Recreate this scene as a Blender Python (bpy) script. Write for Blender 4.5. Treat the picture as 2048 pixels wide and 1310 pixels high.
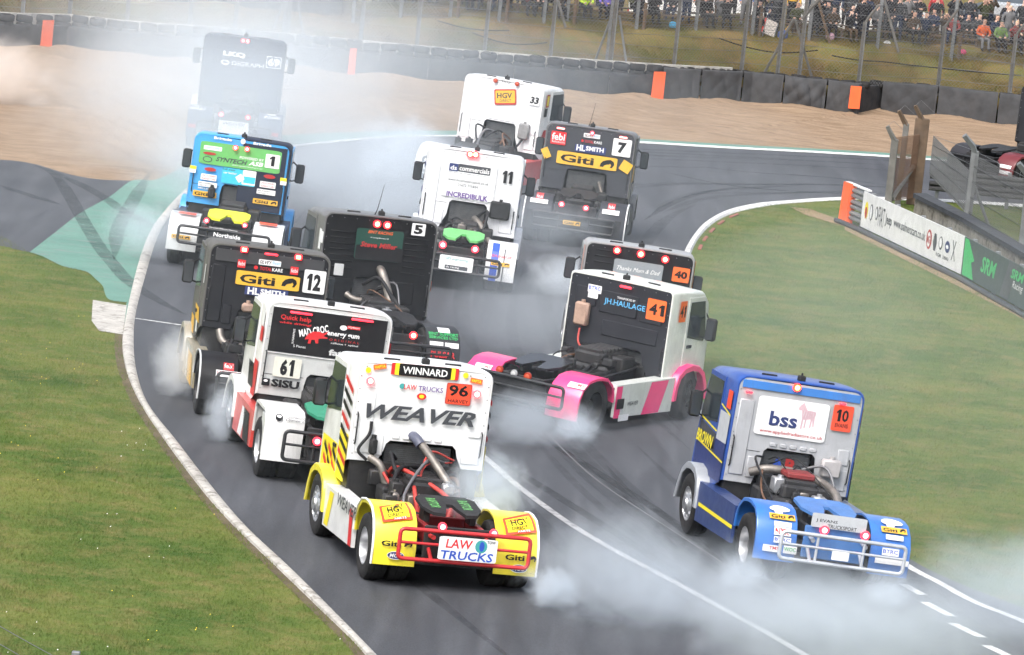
import bpy, bmesh, math, random
import numpy as np
from mathutils import Vector, Matrix

for o in list(bpy.data.objects):
    bpy.data.objects.remove(o, do_unlink=True)
SC = bpy.context.scene
COL = SC.collection
R = math.radians
random.seed(7)

CAM_LENS, CAM_H, CAM_PITCH, CAM_ROLL = 182.382, 13.700, 7.1968, 5.8540
# ---------------------------------------------------------------- camera
cd = bpy.data.cameras.new('camera')
cam = bpy.data.objects.new('camera', cd)
COL.objects.link(cam)
cd.sensor_width = 36.0
cd.lens = CAM_LENS
cd.clip_start = 1.0
cd.clip_end = 2000.0
cam.location = (0, 0, CAM_H)
cam.matrix_world = Matrix.Translation((0, 0, CAM_H)) @ Matrix.Rotation(R(90 - CAM_PITCH), 4, 'X') @ Matrix.Rotation(R(CAM_ROLL), 4, 'Z')
SC.camera = cam

# ---------------------------------------------------------------- world, sun, exposure
SUN_EL, SUN_AZ = 52.0, 205.0          # overcast: soft light from behind the camera, a little left
w = bpy.data.worlds.new('World')
SC.world = w
w.use_nodes = True
nt = w.node_tree
bg = nt.nodes['Background']
sky = nt.nodes.new('ShaderNodeTexSky')
sky.sky_type = 'NISHITA'
sky.sun_disc = False
sky.sun_elevation = R(SUN_EL)
sky.sun_rotation = R(SUN_AZ)
sky.air_density = 1.0
sky.dust_density = 4.0
hs = nt.nodes.new('ShaderNodeHueSaturation')
hs.inputs['Saturation'].default_value = 0.5
nt.links.new(sky.outputs[0], hs.inputs['Color'])
nt.links.new(hs.outputs[0], bg.inputs['Color'])
bg.inputs['Strength'].default_value = 0.15
sl = bpy.data.lights.new('sun', 'SUN')
sl.energy = 1.5
sl.angle = R(28)
sl.color = (1.0, 0.97, 0.93)
so = bpy.data.objects.new('sun', sl)
COL.objects.link(so)
az, el = R(SUN_AZ), R(SUN_EL)
sdir = Vector((math.sin(az) * math.cos(el), math.cos(az) * math.cos(el), math.sin(el)))
so.rotation_euler = (-sdir).to_track_quat('-Z', 'Y').to_euler()
so.location = (-30, 40, 60)
vs = SC.view_settings
vs.view_transform = 'Standard'
vs.look = 'None'
vs.gamma = 1.0
vs.use_curve_mapping = False
vs.exposure = 0.92
SC.render.engine = 'CYCLES'
cy = SC.cycles
cy.use_denoising = True
cy.use_adaptive_sampling = True
cy.adaptive_threshold = 0.05
cy.max_bounces = 8
cy.diffuse_bounces = 3
cy.glossy_bounces = 3
cy.transmission_bounces = 4
cy.transparent_max_bounces = 24
cy.volume_bounces = 5
cy.volume_step_rate = 1.0
cy.caustics_reflective = False
cy.caustics_refractive = False

# ---------------------------------------------------------------- materials
MATS = {}
PAL = dict(white=(.80, .80, .80), pale_white=(.72, .73, .74), black=(.012, .012, .014), red=(.62, .02, .025), dred=(.42, .02, .02), orangered=(.80, .075, .03),
    orange=(.86, .15, .03), yellow=(.84, .70, .02), gold=(.74, .42, .035), slate=(.06, .065, .075), teal=(.05, .33, .33), purple=(.12, .05, .26), navy=(.02, .035, .14),
    blue=(.02, .08, .45), sky=(.12, .46, .80), green=(.03, .45, .12), leaf=(.13, .44, .12), forest=(.015, .06, .045), cyan=(.04, .50, .66), pink=(.60, .42, .46),
    cream=(.66, .66, .58), pale_grey=(.52, .53, .53), silver=(.46, .48, .50), glassgrey=(.25, .28, .30), ink=(.035, .06, .12))


def nodes(name):
    m = bpy.data.materials.new(name)
    m.use_nodes = True
    return m, m.node_tree, m.node_tree.nodes['Principled BSDF']


def coords(nt, kind='Object', scale=None):
    tc = nt.nodes.new('ShaderNodeTexCoord')
    if kind == 'World':
        g = nt.nodes.new('ShaderNodeNewGeometry')
        return g.outputs['Position']
    return tc.outputs[kind]


def noise(nt, vec, scale, detail=3.0, rough=0.55, dist=0.0):
    n = nt.nodes.new('ShaderNodeTexNoise')
    n.inputs['Scale'].default_value = scale
    n.inputs['Detail'].default_value = detail
    n.inputs['Roughness'].default_value = rough
    n.inputs['Distortion'].default_value = dist
    nt.links.new(vec, n.inputs['Vector'])
    return n.outputs['Fac']


def ramp(nt, fac, stops):
    r = nt.nodes.new('ShaderNodeValToRGB')
    e = r.color_ramp.elements
    while len(e) < len(stops):
        e.new(0.5)
    for i, (p, c) in enumerate(stops):
        e[i].position = p
        e[i].color = (c[0], c[1], c[2], 1)
    nt.links.new(fac, r.inputs['Fac'])
    return r.outputs['Color']


def mix(nt, fac, a, b, mode='MIX'):
    n = nt.nodes.new('ShaderNodeMix')
    n.data_type = 'RGBA'
    n.blend_type = mode
    for sock, val in ((n.inputs['Factor'], fac), (n.inputs['A'], a), (n.inputs['B'], b)):
        if hasattr(val, 'is_linked'):
            nt.links.new(val, sock)
        elif isinstance(val, (int, float)):
            sock.default_value = val
        else:
            sock.default_value = (val[0], val[1], val[2], 1)
    return n.outputs['Result']


def bump(nt, bs, h, strength, dist=0.02):
    b = nt.nodes.new('ShaderNodeBump')
    b.inputs['Strength'].default_value = strength
    b.inputs['Distance'].default_value = dist
    nt.links.new(h, b.inputs['Height'])
    nt.links.new(b.outputs[0], bs.inputs['Normal'])


def M(name, col=None, rough=.45, metal=0.0, var=.10, scale=5.0, dirt=0.0, bmp=0.0, coat=0.0):
    """plain painted / rubber / metal surface with soft mottling and grime"""
    if name in MATS:
        return MATS[name]
    if col is None:
        col = PAL[name]
    m, nt, bs = nodes(name)
    v = coords(nt)
    n1 = noise(nt, v, scale, 4)
    lo = [c * (1 - var) for c in col]
    hi = [min(1, c * (1 + var)) for c in col]
    c = ramp(nt, n1, [(.3, lo), (.7, hi)])
    if dirt > 0:
        n2 = noise(nt, v, 2.3, 6, .65, .6)
        f = ramp(nt, n2, [(.40, (0, 0, 0)), (.76, (dirt, dirt, dirt))])
        c = mix(nt, f, c, (.10, .09, .085))
        mp = nt.nodes.new('ShaderNodeMapping')
        mp.inputs['Scale'].default_value = (9, 9, .9)
        nt.links.new(v, mp.inputs['Vector'])
        n5 = noise(nt, mp.outputs[0], 1.3, 5, .7, .3)
        f2 = ramp(nt, n5, [(.52, (0, 0, 0)), (.74, (dirt * .8, dirt * .8, dirt * .8))])
        c = mix(nt, f2, c, (.07, .062, .058))
        n6 = noise(nt, v, 38, 2, .5)
        f3 = ramp(nt, n6, [(.68, (0, 0, 0)), (.74, (dirt, dirt, dirt))])
        c = mix(nt, f3, c, (.05, .045, .04))
    nt.links.new(c, bs.inputs['Base Color'])
    rr = nt.nodes.new('ShaderNodeMapRange')
    rr.inputs['To Min'].default_value = max(.03, rough - .1)
    rr.inputs['To Max'].default_value = min(1, rough + .15)
    nt.links.new(noise(nt, v, scale * 2.2, 3), rr.inputs['Value'])
    nt.links.new(rr.outputs[0], bs.inputs['Roughness'])
    bs.inputs['Metallic'].default_value = metal
    if max(col) < .12 and metal == 0:
        bs.inputs['Specular IOR Level'].default_value = .2
    if coat:
        bs.inputs['Coat Weight'].default_value = coat
        bs.inputs['Coat Roughness'].default_value = .2
    if bmp:
        bump(nt, bs, noise(nt, v, scale * 8, 3), bmp)
    MATS[name] = m
    return m


def ink(name):
    return M('ink_' + name, PAL[name], .42, 0, .05, 9, .10)


def paint(name, col, rough=.32, dirt=.22):
    return M('paint_' + name, col, rough if max(col) > .12 else .55, 0, .06, 3, dirt if max(col) > .2 else dirt * .3, 0, .35 if max(col) > .15 else .0)


def glow(name, col, strength):
    if name in MATS:
        return MATS[name]
    m, nt, bs = nodes(name)
    bs.inputs['Base Color'].default_value = (*[min(1, c * .6) for c in col], 1)
    bs.inputs['Emission Color'].default_value = (*col, 1)
    bs.inputs['Emission Strength'].default_value = strength
    bs.inputs['Roughness'].default_value = .25
    MATS[name] = m
    return m


RUBBER = M('rubber', (.022, .022, .023), .75, 0, .25, 14, .25, .15)
DARK = M('dark_steel', (.016, .0165, .018), .5, .2, .25, 6, .3)
BLACKTUBE = M('black_tube', (.018, .019, .021), .38, .1, .1, 6, .15)
ALLOY = M('alloy', (.55, .56, .58), .32, .75, .12, 8, .2)
PIPE = M('exhaust_steel', (.24, .22, .20), .5, .7, .35, 4, .5)
SILVERTUBE = M('silver_tube', (.55, .57, .60), .35, .45, .06, 5, .1)
GLASS = M('tinted_glass', (.030, .040, .048), .08, 0, .2, 2, 0, 0, .6)
PLASTIC = M('black_plastic', (.022, .023, .025), .55, 0, .15, 7, .15)

# ---------------------------------------------------------------- mesh builder


class MB:
    def __init__(s):
        s.v, s.f, s.m = [], [], []

    def add(s, vs, fs, mi=0):
        b = len(s.v)
        s.v += [tuple(q) for q in vs]
        s.f += [tuple(b + i for i in q) for q in fs]
        s.m += [mi] * len(fs)
        return s

    def box(s, x0, x1, y0, y1, z0, z1, ch=0.0, mi=0):
        if ch <= 0:
            vs = [(x, y, z) for z in (z0, z1) for y in (y0, y1) for x in (x0, x1)]
            fs = [(0, 2, 3, 1), (4, 5, 7, 6), (0, 1, 5, 4), (2, 6, 7, 3), (0, 4, 6, 2), (1, 3, 7, 5)]
            return s.add(vs, fs, mi)
        ch = min(ch, (x1 - x0) * .49, (y1 - y0) * .49, (z1 - z0) * .49)
        vs, idx = [], {}
        lo, hi = (x0, y0, z0), (x1, y1, z1)
        for c in range(8):
            b = [(c >> k) & 1 for k in range(3)]
            for a in range(3):
                p = [(hi[k] if b[k] else lo[k]) + (0 if k == a else (-ch if b[k] else ch)) for k in range(3)]
                idx[(c, a)] = len(vs)
                vs.append(p)
        fs = []
        for a in range(3):
            o1, o2 = (a + 1) % 3, (a + 2) % 3
            for sd in (0, 1):
                cs = [(sd << a) | (i << o1) | (j << o2) for i, j in ((0, 0), (1, 0), (1, 1), (0, 1))]
                q = [idx[(c, a)] for c in cs]
                fs.append(q if sd else q[::-1])
        for a in range(3):
            o1, o2 = (a + 1) % 3, (a + 2) % 3
            for i in (0, 1):
                for j in (0, 1):
                    c0 = (i << o1) | (j << o2)
                    c1 = c0 | (1 << a)
                    fs.append([idx[(c0, o1)], idx[(c1, o1)], idx[(c1, o2)], idx[(c0, o2)]])
        for c in range(8):
            fs.append([idx[(c, 0)], idx[(c, 1)], idx[(c, 2)]])
        return s.add(vs, fs, mi)

    def rings(s, rs, capa=True, capb=True, closed=True, mi=0):
        n = len(rs[0])
        vs = [p for r in rs for p in r]
        fs = []
        for i in range(len(rs) - 1):
            for j in range(n if closed else n - 1):
                k = (j + 1) % n
                fs.append((i * n + j, i * n + k, (i + 1) * n + k, (i + 1) * n + j))
        if capa:
            fs.append(tuple(range(n))[::-1])
        if capb:
            fs.append(tuple(range((len(rs) - 1) * n, len(rs) * n)))
        return s.add(vs, fs, mi)

    def tube(s, path, r, n=8, closed=False, mi=0):
        pts = [Vector(p) for p in path]
        N = len(pts)
        rs = []
        up = None
        for i in range(N):
            a = pts[i - 1] if (i > 0 or closed) else pts[i]
            b = pts[(i + 1) % N] if (i < N - 1 or closed) else pts[i]
            t = (b - a).normalized()
            if up is None:
                up = Vector((0, 0, 1)) if abs(t.z) < .9 else Vector((1, 0, 0))
            x = t.cross(up)
            if x.length < 1e-4:
                x = t.cross(Vector((0, 1, 0)))
            x.normalize()
            u = x.cross(t).normalized()
            up = u
            rr = r[i] if isinstance(r, (list, tuple)) else r
            rs.append([tuple(pts[i] + x * (rr * math.cos(q)) + u * (rr * math.sin(q))) for q in [2 * math.pi * k / n for k in range(n)]])
        if closed:
            rs.append(rs[0])
            return s.rings(rs, False, False, True, mi)
        return s.rings(rs, True, True, True, mi)

    def cyl(s, p0, p1, r0, r1=None, n=14, mi=0):
        return s.tube([p0, p1], [r0, r0 if r1 is None else r1], n, False, mi)

    def lathe(s, prof, c, axis='x', n=24, mi=0):
        rs = []
        for k in range(n):
            a = 2 * math.pi * k / n
            ca, sa = math.cos(a), math.sin(a)
            if axis == 'x':
                rs.append([(c[0] + h, c[1] + r * ca, c[2] + r * sa) for r, h in prof])
            elif axis == 'y':
                rs.append([(c[0] + r * ca, c[1] + h, c[2] + r * sa) for r, h in prof])
            else:
                rs.append([(c[0] + r * ca, c[1] + r * sa, c[2] + h) for r, h in prof])
        rs.append(rs[0])
        return s.rings(rs, False, False, False, mi)

    def prism(s, poly, fn, w0, w1, mi=0):
        n = len(poly)
        vs = [fn(u, v, w0) for u, v in poly] + [fn(u, v, w1) for u, v in poly]
        fs = [tuple(range(n)), tuple(range(2 * n - 1, n - 1, -1))]
        fs += [(i, (i + 1) % n, n + (i + 1) % n, n + i)[::-1] for i in range(n)]
        return s.add(vs, fs, mi)

    def build(s, name, mat, parent=None, xf=None, smooth=None):
        me = bpy.data.meshes.new(name)
        vs = s.v if xf is None else [xf(p) for p in s.v]
        me.from_pydata(vs, [], s.f)
        mats = mat if isinstance(mat, (list, tuple)) else [mat]
        for q in mats:
            me.materials.append(q)
        if len(mats) > 1:
            me.polygons.foreach_set('material_index', s.m)
        bm = bmesh.new()
        bm.from_mesh(me)
        bmesh.ops.recalc_face_normals(bm, faces=bm.faces)
        bm.to_mesh(me)
        bm.free()
        if smooth:
            me.shade_smooth()
            me.set_sharp_from_angle(angle=R(smooth))
        me.update()
        return link(name, me, parent)


def link(name, me, parent=None, loc=None, rot=None):
    o = bpy.data.objects.new(name, me)
    COL.objects.link(o)
    if parent is not None:
        o.parent = parent
    if loc is not None:
        o.location = loc
    if rot is not None:
        o.rotation_euler = rot
    return o


def tag(o, label=None, cat=None, group=None, kind=None):
    for k, v in (('label', label), ('category', cat), ('group', group), ('kind', kind)):
        if v:
            o[k] = v
    return o


def empty(name, loc, rz=0.0):
    o = bpy.data.objects.new(name, None)
    COL.objects.link(o)
    o.location = loc
    o.rotation_euler = (0, 0, rz)
    o.empty_display_size = .3
    return o


def spline(pts, n=8):
    P = [np.array(q, float) for q in pts]
    q = [2 * P[0] - P[1]] + P + [2 * P[-1] - P[-2]]
    out = []
    for i in range(1, len(q) - 2):
        a, b, c, d = q[i - 1:i + 3]
        for k in range(n):
            t = k / n
            out.append(.5 * (2 * b + (c - a) * t + (2 * a - 5 * b + 4 * c - d) * t * t + (3 * b - a - 3 * c + d) * t ** 3))
    out.append(P[-1])
    return [tuple(float(x) for x in p) for p in out]


TXT = {}


def text_mesh(body, bold, shear):
    """outline of a word as 2-D points in a unit box plus faces"""
    k = (body, bold, shear)
    if k in TXT:
        return TXT[k]
    if body.isdigit() and '1' in body:          # drawn figure one with flag, other figures from the font
        P, F, x = [], [], 0.0
        for ch in body:
            if ch == '1':
                q = np.array([(.16, 0), (.46, 0), (.46, 1), (.22, 1), (.0, .80), (.0, .62), (.16, .72)])
                f_, wd = [tuple(range(7))], .46
            else:
                q, f_ = text_mesh(ch, bold, 0)
                q, wd = q + .5, .66
                q = q * np.array([wd, 1.0])
            b = sum(len(a) for a in P)
            P.append(q + np.array([x, 0]))
            F += [tuple(i + b for i in t) for t in f_]
            x += wd + .12
        P = np.concatenate(P)
        P[:, 0] += P[:, 1] * shear * .5
        lo, hi = P.min(0), P.max(0)
        TXT[k] = ((P - (lo + hi) / 2) / (hi - lo), F)
        return TXT[k]
    cu = bpy.data.curves.new('t', 'FONT')
    cu.body = body
    cu.size = 1.0
    cu.resolution_u = 2
    cu.offset = bold
    cu.shear = min(.9, shear)
    cu.fill_mode = 'FRONT'
    ob = bpy.data.objects.new('t', cu)
    COL.objects.link(ob)
    bpy.context.view_layer.update()
    me = bpy.data.meshes.new_from_object(ob)
    P = np.array([v.co[:2] for v in me.vertices])
    F = [tuple(p.vertices) for p in me.polygons]
    bpy.data.objects.remove(ob, do_unlink=True)
    bpy.data.curves.remove(cu)
    bpy.data.meshes.remove(me)
    lo, hi = P.min(0), P.max(0)
    P = (P - (lo + hi) / 2) / np.maximum(hi - lo, 1e-6)
    TXT[k] = (P, F)
    return TXT[k]


def lettering(body, cx, cz, w, h, surf, mat, parent, bold=0., shear=0., rot=0., xf=None, name='lettering'):
    P, F = text_mesh(body, bold, shear)
    c, s = math.cos(R(rot)), math.sin(R(rot))
    vs = []
    for a, b in P:
        a, b = a * w, b * h
        vs.append(surf(cx + a * c - b * s, cz + a * s + b * c))
    mb = MB()
    mb.add(vs, F)
    return mb.build(name, mat, parent, xf)

# ---------------------------------------------------------------- surveyed layout, metres
GEO = {
    'kerb_out': [[-0.98,67.9],[-1.64,71.14],[-2.35,73.9],[-3.16,76.98],[-4.04,80.32],[-4.78,83.52],[-5.73,88.16],[-6.48,92.11],[-7.06,95.91],[-7.48,99.73],[-7.78,104.0],[-8.14,110.16],[-8.38,114.89],[-8.53,118.92],[-8.57,122.56],[-8.49,128.41],[-8.27,133.07],[-7.9,137.21],[-7.34,141.2],[-6.6,143.71],[-5.68,146.02],[-4.73,148.23],[-3.74,150.03],[-2.36,151.81],[-0.94,153.46],[1.3,155.03],[3.7,156.43],[5.18,157.09],[6.87,158.0],[9.03,159.24],[11.12,160.22],[13.34,160.99],[16.26,162.18]],
    'kerb_in': [[-0.71,68.04],[-1.42,70.86],[-2.19,73.99],[-2.98,77.09],[-3.82,80.22],[-4.57,83.56],[-5.55,88.28],[-6.34,92.08],[-6.87,95.84],[-7.28,99.89],[-7.63,104.45],[-7.97,110.97],[-8.17,115.08],[-8.33,119.12],[-8.38,122.41],[-8.31,128.09],[-8.12,132.42],[-7.77,136.5],[-7.23,140.73],[-6.55,143.16],[-5.65,145.42],[-4.71,147.62],[-3.73,149.56],[-2.34,151.32],[-0.93,152.79],[1.3,154.35],[3.69,155.74],[5.16,156.4],[6.85,157.3],[9.0,158.53],[11.08,159.5],[13.29,160.27],[16.2,161.44]],
    'in_track': [[9.84,75.03],[8.99,76.93],[8.31,78.83],[7.65,80.15],[7.18,81.68],[6.81,82.81],[6.0,86.11],[4.99,90.79],[4.19,95.19],[3.67,99.33],[3.44,104.39],[3.41,110.86],[3.59,118.35],[4.01,126.54],[4.43,131.68],[4.84,135.02],[5.47,138.21],[6.28,140.61],[7.09,142.11],[8.73,144.75],[10.17,146.22],[12.36,147.6],[15.03,148.6]],
    'in_grass': [[10.04,76.78],[9.13,78.32],[8.42,80.06],[7.74,81.36],[7.24,82.5],[6.87,83.66],[6.13,86.82],[5.19,91.33],[4.39,95.85],[3.86,99.89],[3.61,104.68],[3.58,110.99],[3.76,118.3],[4.18,126.37],[4.52,130.8],[5.0,134.67],[5.55,137.38],[6.24,139.5],[7.06,141.4],[8.69,144.02],[10.13,145.62],[12.31,146.99],[14.98,147.98]],
    'green': [[-10.69,112.94],[-10.54,117.43],[-10.4,121.56],[-10.08,125.79],[-9.9,130.01],[-9.4,130.68],[-9.12,132.97],[-8.9,135.7],[-8.49,139.91],[-8.01,143.04],[-7.33,145.56],[-6.31,147.71],[-5.23,149.45],[-3.85,151.57],[-2.39,153.28],[-0.96,154.79],[1.3,156.22],[3.71,157.29],[5.2,157.97],[6.9,158.88],[9.08,160.14],[11.17,161.13],[13.41,161.91],[16.35,163.11]],
    'green_low': [[-10.69,112.94],[-10.31,112.31],[-9.78,111.05],[-9.22,110.51],[-8.93,109.47],[-8.66,108.33],[-8.36,106.3],[-7.96,106.04]],
    'gravel_low': [[-17.89,127.2],[-15.72,129.59],[-13.45,131.82],[-12.58,131.67],[-12.19,131.14],[-11.43,129.96],[-10.69,129.56],[-9.9,130.01]],
    'runoff_low': [[-16.14,115.53],[-13.75,114.45],[-11.41,113.58],[-11.09,113.27],[-10.69,112.94]],
    'wall': [[-20.27,164.46],[-17.15,165.13],[-15.26,167.38],[-13.81,167.18],[-12.4,167.38],[-11.05,168.36],[-8.2,168.77],[-6.05,169.08],[-3.89,169.38],[-2.82,169.52],[0.69,170.52],[3.73,171.89],[5.4,172.97],[7.21,174.4],[8.16,174.35],[9.7,174.42],[10.79,174.14],[11.68,175.82],[13.61,176.34],[16.38,175.86],[19.17,175.43]],
    'pad': [[-8.64,105.88],[-7.91,105.56],[-7.6,101.09],[-8.08,101.25],[-8.36,102.62]],
    'thin_line': [[-7.57,103.68],[-6.52,103.33]],
    'pit_line': [[-0.94,93.48],[-0.53,91.17],[-0.09,89.23],[0.41,86.93],[1.25,83.75],[2.05,81.36],[2.8,79.41],[3.52,77.47],[4.2,75.62],[4.66,74.28],[5.89,70.77]],
    'seam_a': [[0.74,94.1],[1.68,88.88],[2.88,84.37],[4.33,79.24],[5.44,75.38]],
    'seam_b': [[4.41,80.27],[5.09,77.56],[5.77,74.93]],
    'dashes': [[[6.58,81.14],[6.84,80.3]],[[6.82,79.67],[7.17,78.65]],[[7.14,78.04],[7.52,77.06]],[[7.54,76.42],[7.89,75.54]]],
    'skids': [[[-12.57,131.55],[-11.78,129.32],[-10.96,124.77],[-10.22,120.25],[-9.44,115.63],[-8.82,112.41],[-8.14,109.25],[-7.18,106.35],[-6.62,104.96]],[[-12.17,130.9],[-10.51,126.45],[-9.44,122.73],[-8.52,120.24]],[[-12.77,125.73],[-11.87,124.19],[-11.02,122.91]],[[-9.65,132.53],[-9.45,124.49],[-9.28,118.96],[-8.85,113.16]],[[-0.21,90.62],[0.93,86.83],[2.17,82.73],[3.29,78.77],[4.38,74.8]],[[0.52,93.88],[1.79,89.35],[2.94,85.22],[3.75,81.3]],[[4.51,150.04],[6.4,149.77],[8.63,150.63],[10.5,150.04]],[[3.88,147.07],[5.54,145.16],[7.67,145.36],[10.02,146.93]],[[3.13,133.35],[4.01,138.72],[5.36,143.53],[7.75,147.17]]],
    'board_bot': [[8.42,137.76],[8.68,136.87],[8.88,136.06],[10.86,126.75],[11.87,120.36],[12.65,114.82]],
    'cwall': [[10.24,136.5],[11.11,131.37],[12.22,122.8],[13.13,115.21]],
    'ipost': [[11.47,134.03],[12.3,127.17]],
    'bpost': [[10.0,143.01],[10.37,144.47],[10.84,144.94]],
    'posts': [['s',[-16.69,168.68]],['s',[-15.33,168.55]],['s',[-13.45,171.02]],['s',[-11.47,171.09]],['s',[-10.02,171.32]],['b',[-8.3,171.22]],['s',[-5.91,169.98]],['s',[-4.06,171.03]],['s',[-1.83,170.74]],['s',[0.35,171.77]],['b',[2.37,171.86]],['s',[4.5,173.91]],['s',[6.83,174.39]],['d',[8.06,175.16]],['d',[8.8,175.49]],['a',[10.81,172.7]],['a',[13.66,175.12]],['a',[16.08,172.74]]],
    'bposts': [[-6.3,171.96,1.61],[-4.75,172.56,1.8],[-3.12,173.22,1.98],[-1.49,173.66,1.99],[0.01,174.32,2.05],[0.78,174.92,2.14],[3.15,175.66,2.06],[5.2,177.18,2.13],[7.19,178.6,2.1],[9.15,178.58,2.1],[11.58,179.5,2.02],[14.19,179.78,1.92],[16.72,179.16,1.83]],
}
BO, BZ = [0, 0.6, 1.2, 2.2, 3.6, 5.0, 7.5, 9, 12, 80], [0.0, 0.75, 0.85, 1.25, 1.95, 2.3, 2.5, 1.9, 0.9, 0.9]

WX = [q[0] for q in GEO['wall']]
WY = [q[1] for q in GEO['wall']]


def wall_y(x):
    return float(np.interp(x, WX, WY))


def bank_z(x, y):
    return float(np.interp(y - wall_y(x), BO, BZ))


# ---------------------------------------------------------------- ground materials
def m_grass(name, a, b, c, dry):
    m, nt, bs = nodes(name)
    v = coords(nt, 'World')
    n1 = noise(nt, v, .30, 6, .68)
    n2 = noise(nt, v, 1.3, 6, .75, .4)
    n3 = noise(nt, v, 26, 3, .7)
    c1 = ramp(nt, n1, [(.33, a), (.52, b), (.70, c)])
    c2 = mix(nt, ramp(nt, n2, [(.46, (0, 0, 0)), (.68, (.75, .75, .75))]), c1, dry)
    c3 = mix(nt, .6, c2, ramp(nt, n3, [(.25, (.62, .62, .62)), (.75, (1.38, 1.38, 1.38))]), 'MULTIPLY')
    nt.links.new(c3, bs.inputs['Base Color'])
    bs.inputs['Roughness'].default_value = .9
    bs.inputs['Specular IOR Level'].default_value = .15
    bump(nt, bs, n3, .3, .03)
    return m


GRASS = m_grass('grass', (.048, .094, .018), (.090, .130, .028), (.148, .164, .042), (.195, .162, .064))
BANKG = m_grass('bank_grass', (.098, .098, .030), (.170, .120, .047), (.238, .145, .072), (.094, .115, .030))


def m_asphalt():
    m, nt, bs = nodes('asphalt')
    v = coords(nt, 'World')
    mp = nt.nodes.new('ShaderNodeMapping')
    mp.inputs['Scale'].default_value = (1.4, .10, 1)
    mp.inputs['Rotation'].default_value = (0, 0, R(28))
    nt.links.new(v, mp.inputs['Vector'])
    n1 = noise(nt, mp.outputs[0], 1.6, 5, .62, .3)
    n2 = noise(nt, v, 34, 3, .75)
    n3 = noise(nt, v, .16, 4, .6)
    c = ramp(nt, n1, [(.28, (.037, .039, .045)), (.52, (.060, .063, .071)), (.75, (.090, .093, .103))])
    c = mix(nt, .75, c, ramp(nt, n2, [(.25, (.5, .5, .5)), (.8, (1.55, 1.55, 1.55))]), 'MULTIPLY')
    c = mix(nt, .5, c, ramp(nt, n3, [(.3, (.7, .7, .7)), (.7, (1.3, 1.3, 1.3))]), 'MULTIPLY')
    nt.links.new(c, bs.inputs['Base Color'])
    r = nt.nodes.new('ShaderNodeMapRange')
    r.inputs['To Min'].default_value = .55
    r.inputs['To Max'].default_value = .85
    nt.links.new(n1, r.inputs['Value'])
    nt.links.new(r.outputs[0], bs.inputs['Roughness'])
    bs.inputs['Specular IOR Level'].default_value = .35
    bump(nt, bs, n2, .35, .012)
    return m


def m_mottle(name, lo, hi, scale, rough=.9, bscale=20, bstr=.4, wear=None, stretch=(1, 1, 1)):
    m, nt, bs = nodes(name)
    v = coords(nt, 'World')
    mp = nt.nodes.new('ShaderNodeMapping')
    mp.inputs['Scale'].default_value = stretch
    nt.links.new(v, mp.inputs['Vector'])
    n1 = noise(nt, mp.outputs[0], scale, 6, .65)
    n2 = noise(nt, v, bscale, 3, .7)
    c = ramp(nt, n1, [(.3, lo), (.7, hi)])
    c = mix(nt, .5, c, ramp(nt, n2, [(.25, (.65, .65, .65)), (.78, (1.35, 1.35, 1.35))]), 'MULTIPLY')
    if wear:
        n4 = noise(nt, mp.outputs[0], scale * 3.1, 7, .72, .5)
        c = mix(nt, ramp(nt, n4, [(.52, (0, 0, 0)), (.62, (1, 1, 1))]), c, wear)
    nt.links.new(c, bs.inputs['Base Color'])
    bs.inputs['Roughness'].default_value = rough
    bs.inputs['Specular IOR Level'].default_value = .25
    bump(nt, bs, n2, bstr, .03)
    return m


ASPH = m_asphalt()
GRAVEL = m_mottle('gravel', (.205, .138, .085), (.34, .245, .165), .9, .95, 15, 1.0, (.19, .13, .085), (.4, 2.2, 1))
GREENP = m_mottle('green_paint', (.085, .20, .155), (.135, .265, .21), .7, .7, 14, .3, (.17, .21, .19), (.5, 1.5, 1))
CONC = m_mottle('concrete', (.36, .34, .31), (.50, .48, .44), 1.1, .85, 6, .3, (.24, .225, .20))
LINE = m_mottle('road_paint', (.55, .55, .54), (.76, .76, .74), 1.4, .6, 22, .2, (.34, .34, .34))
SKID = m_mottle('skid_rubber', (.030, .032, .034), (.05, .055, .058), 2.0, .6, 20, .2)
_t = SKID.node_tree
_b = _t.nodes['Principled BSDF']
_t.links.new(ramp(_t, noise(_t, coords(_t, 'World'), 1.7, 6, .7), [(.25, (.04, .04, .04)), (.75, (.55, .55, .55))]), _b.inputs['Alpha'])
REDK = m_mottle('kerb_red', (.26, .07, .05), (.36, .11, .08), 2.0, .7, 20, .2, (.22, .18, .15))

# ---------------------------------------------------------------- ground sheets


def struct(o):
    o['kind'] = 'structure'
    return o


def sheet(name, pts, z, mat, parent=None):
    mb = MB()
    mb.add([(x, y, z) for x, y in pts], [tuple(range(len(pts)))])
    return mb.build(name, mat, parent)


def offset(pts, d):
    out = []
    for i, p in enumerate(pts):
        a = np.array(pts[max(0, i - 1)])
        b = np.array(pts[min(len(pts) - 1, i + 1)])
        t = (b - a) / (np.linalg.norm(b - a) + 1e-9)
        out.append((p[0] - t[1] * d, p[1] + t[0] * d))
    return out


def strip(name, A, B, z, mat, parent=None):
    n = len(A)
    mb = MB()
    mb.add([(x, y, z) for x, y in A] + [(x, y, z) for x, y in B], [(i, i + 1, n + i + 1, n + i) for i in range(n - 1)])
    return mb.build(name, mat, parent)


def ribbon(name, pts, wid, z, mat, parent=None, taper=False):
    n = len(pts)
    A = offset(pts, wid / 2)
    B = offset(pts, -wid / 2)
    if taper:
        for i in range(n):
            k = min(1, i / (n * .2), (n - 1 - i) / (n * .2)) * .9 + .1
            A[i] = tuple(np.array(pts[i]) + (np.array(A[i]) - pts[i]) * k)
            B[i] = tuple(np.array(pts[i]) + (np.array(B[i]) - pts[i]) * k)
    return strip(name, A, B, z, mat, parent)


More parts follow.
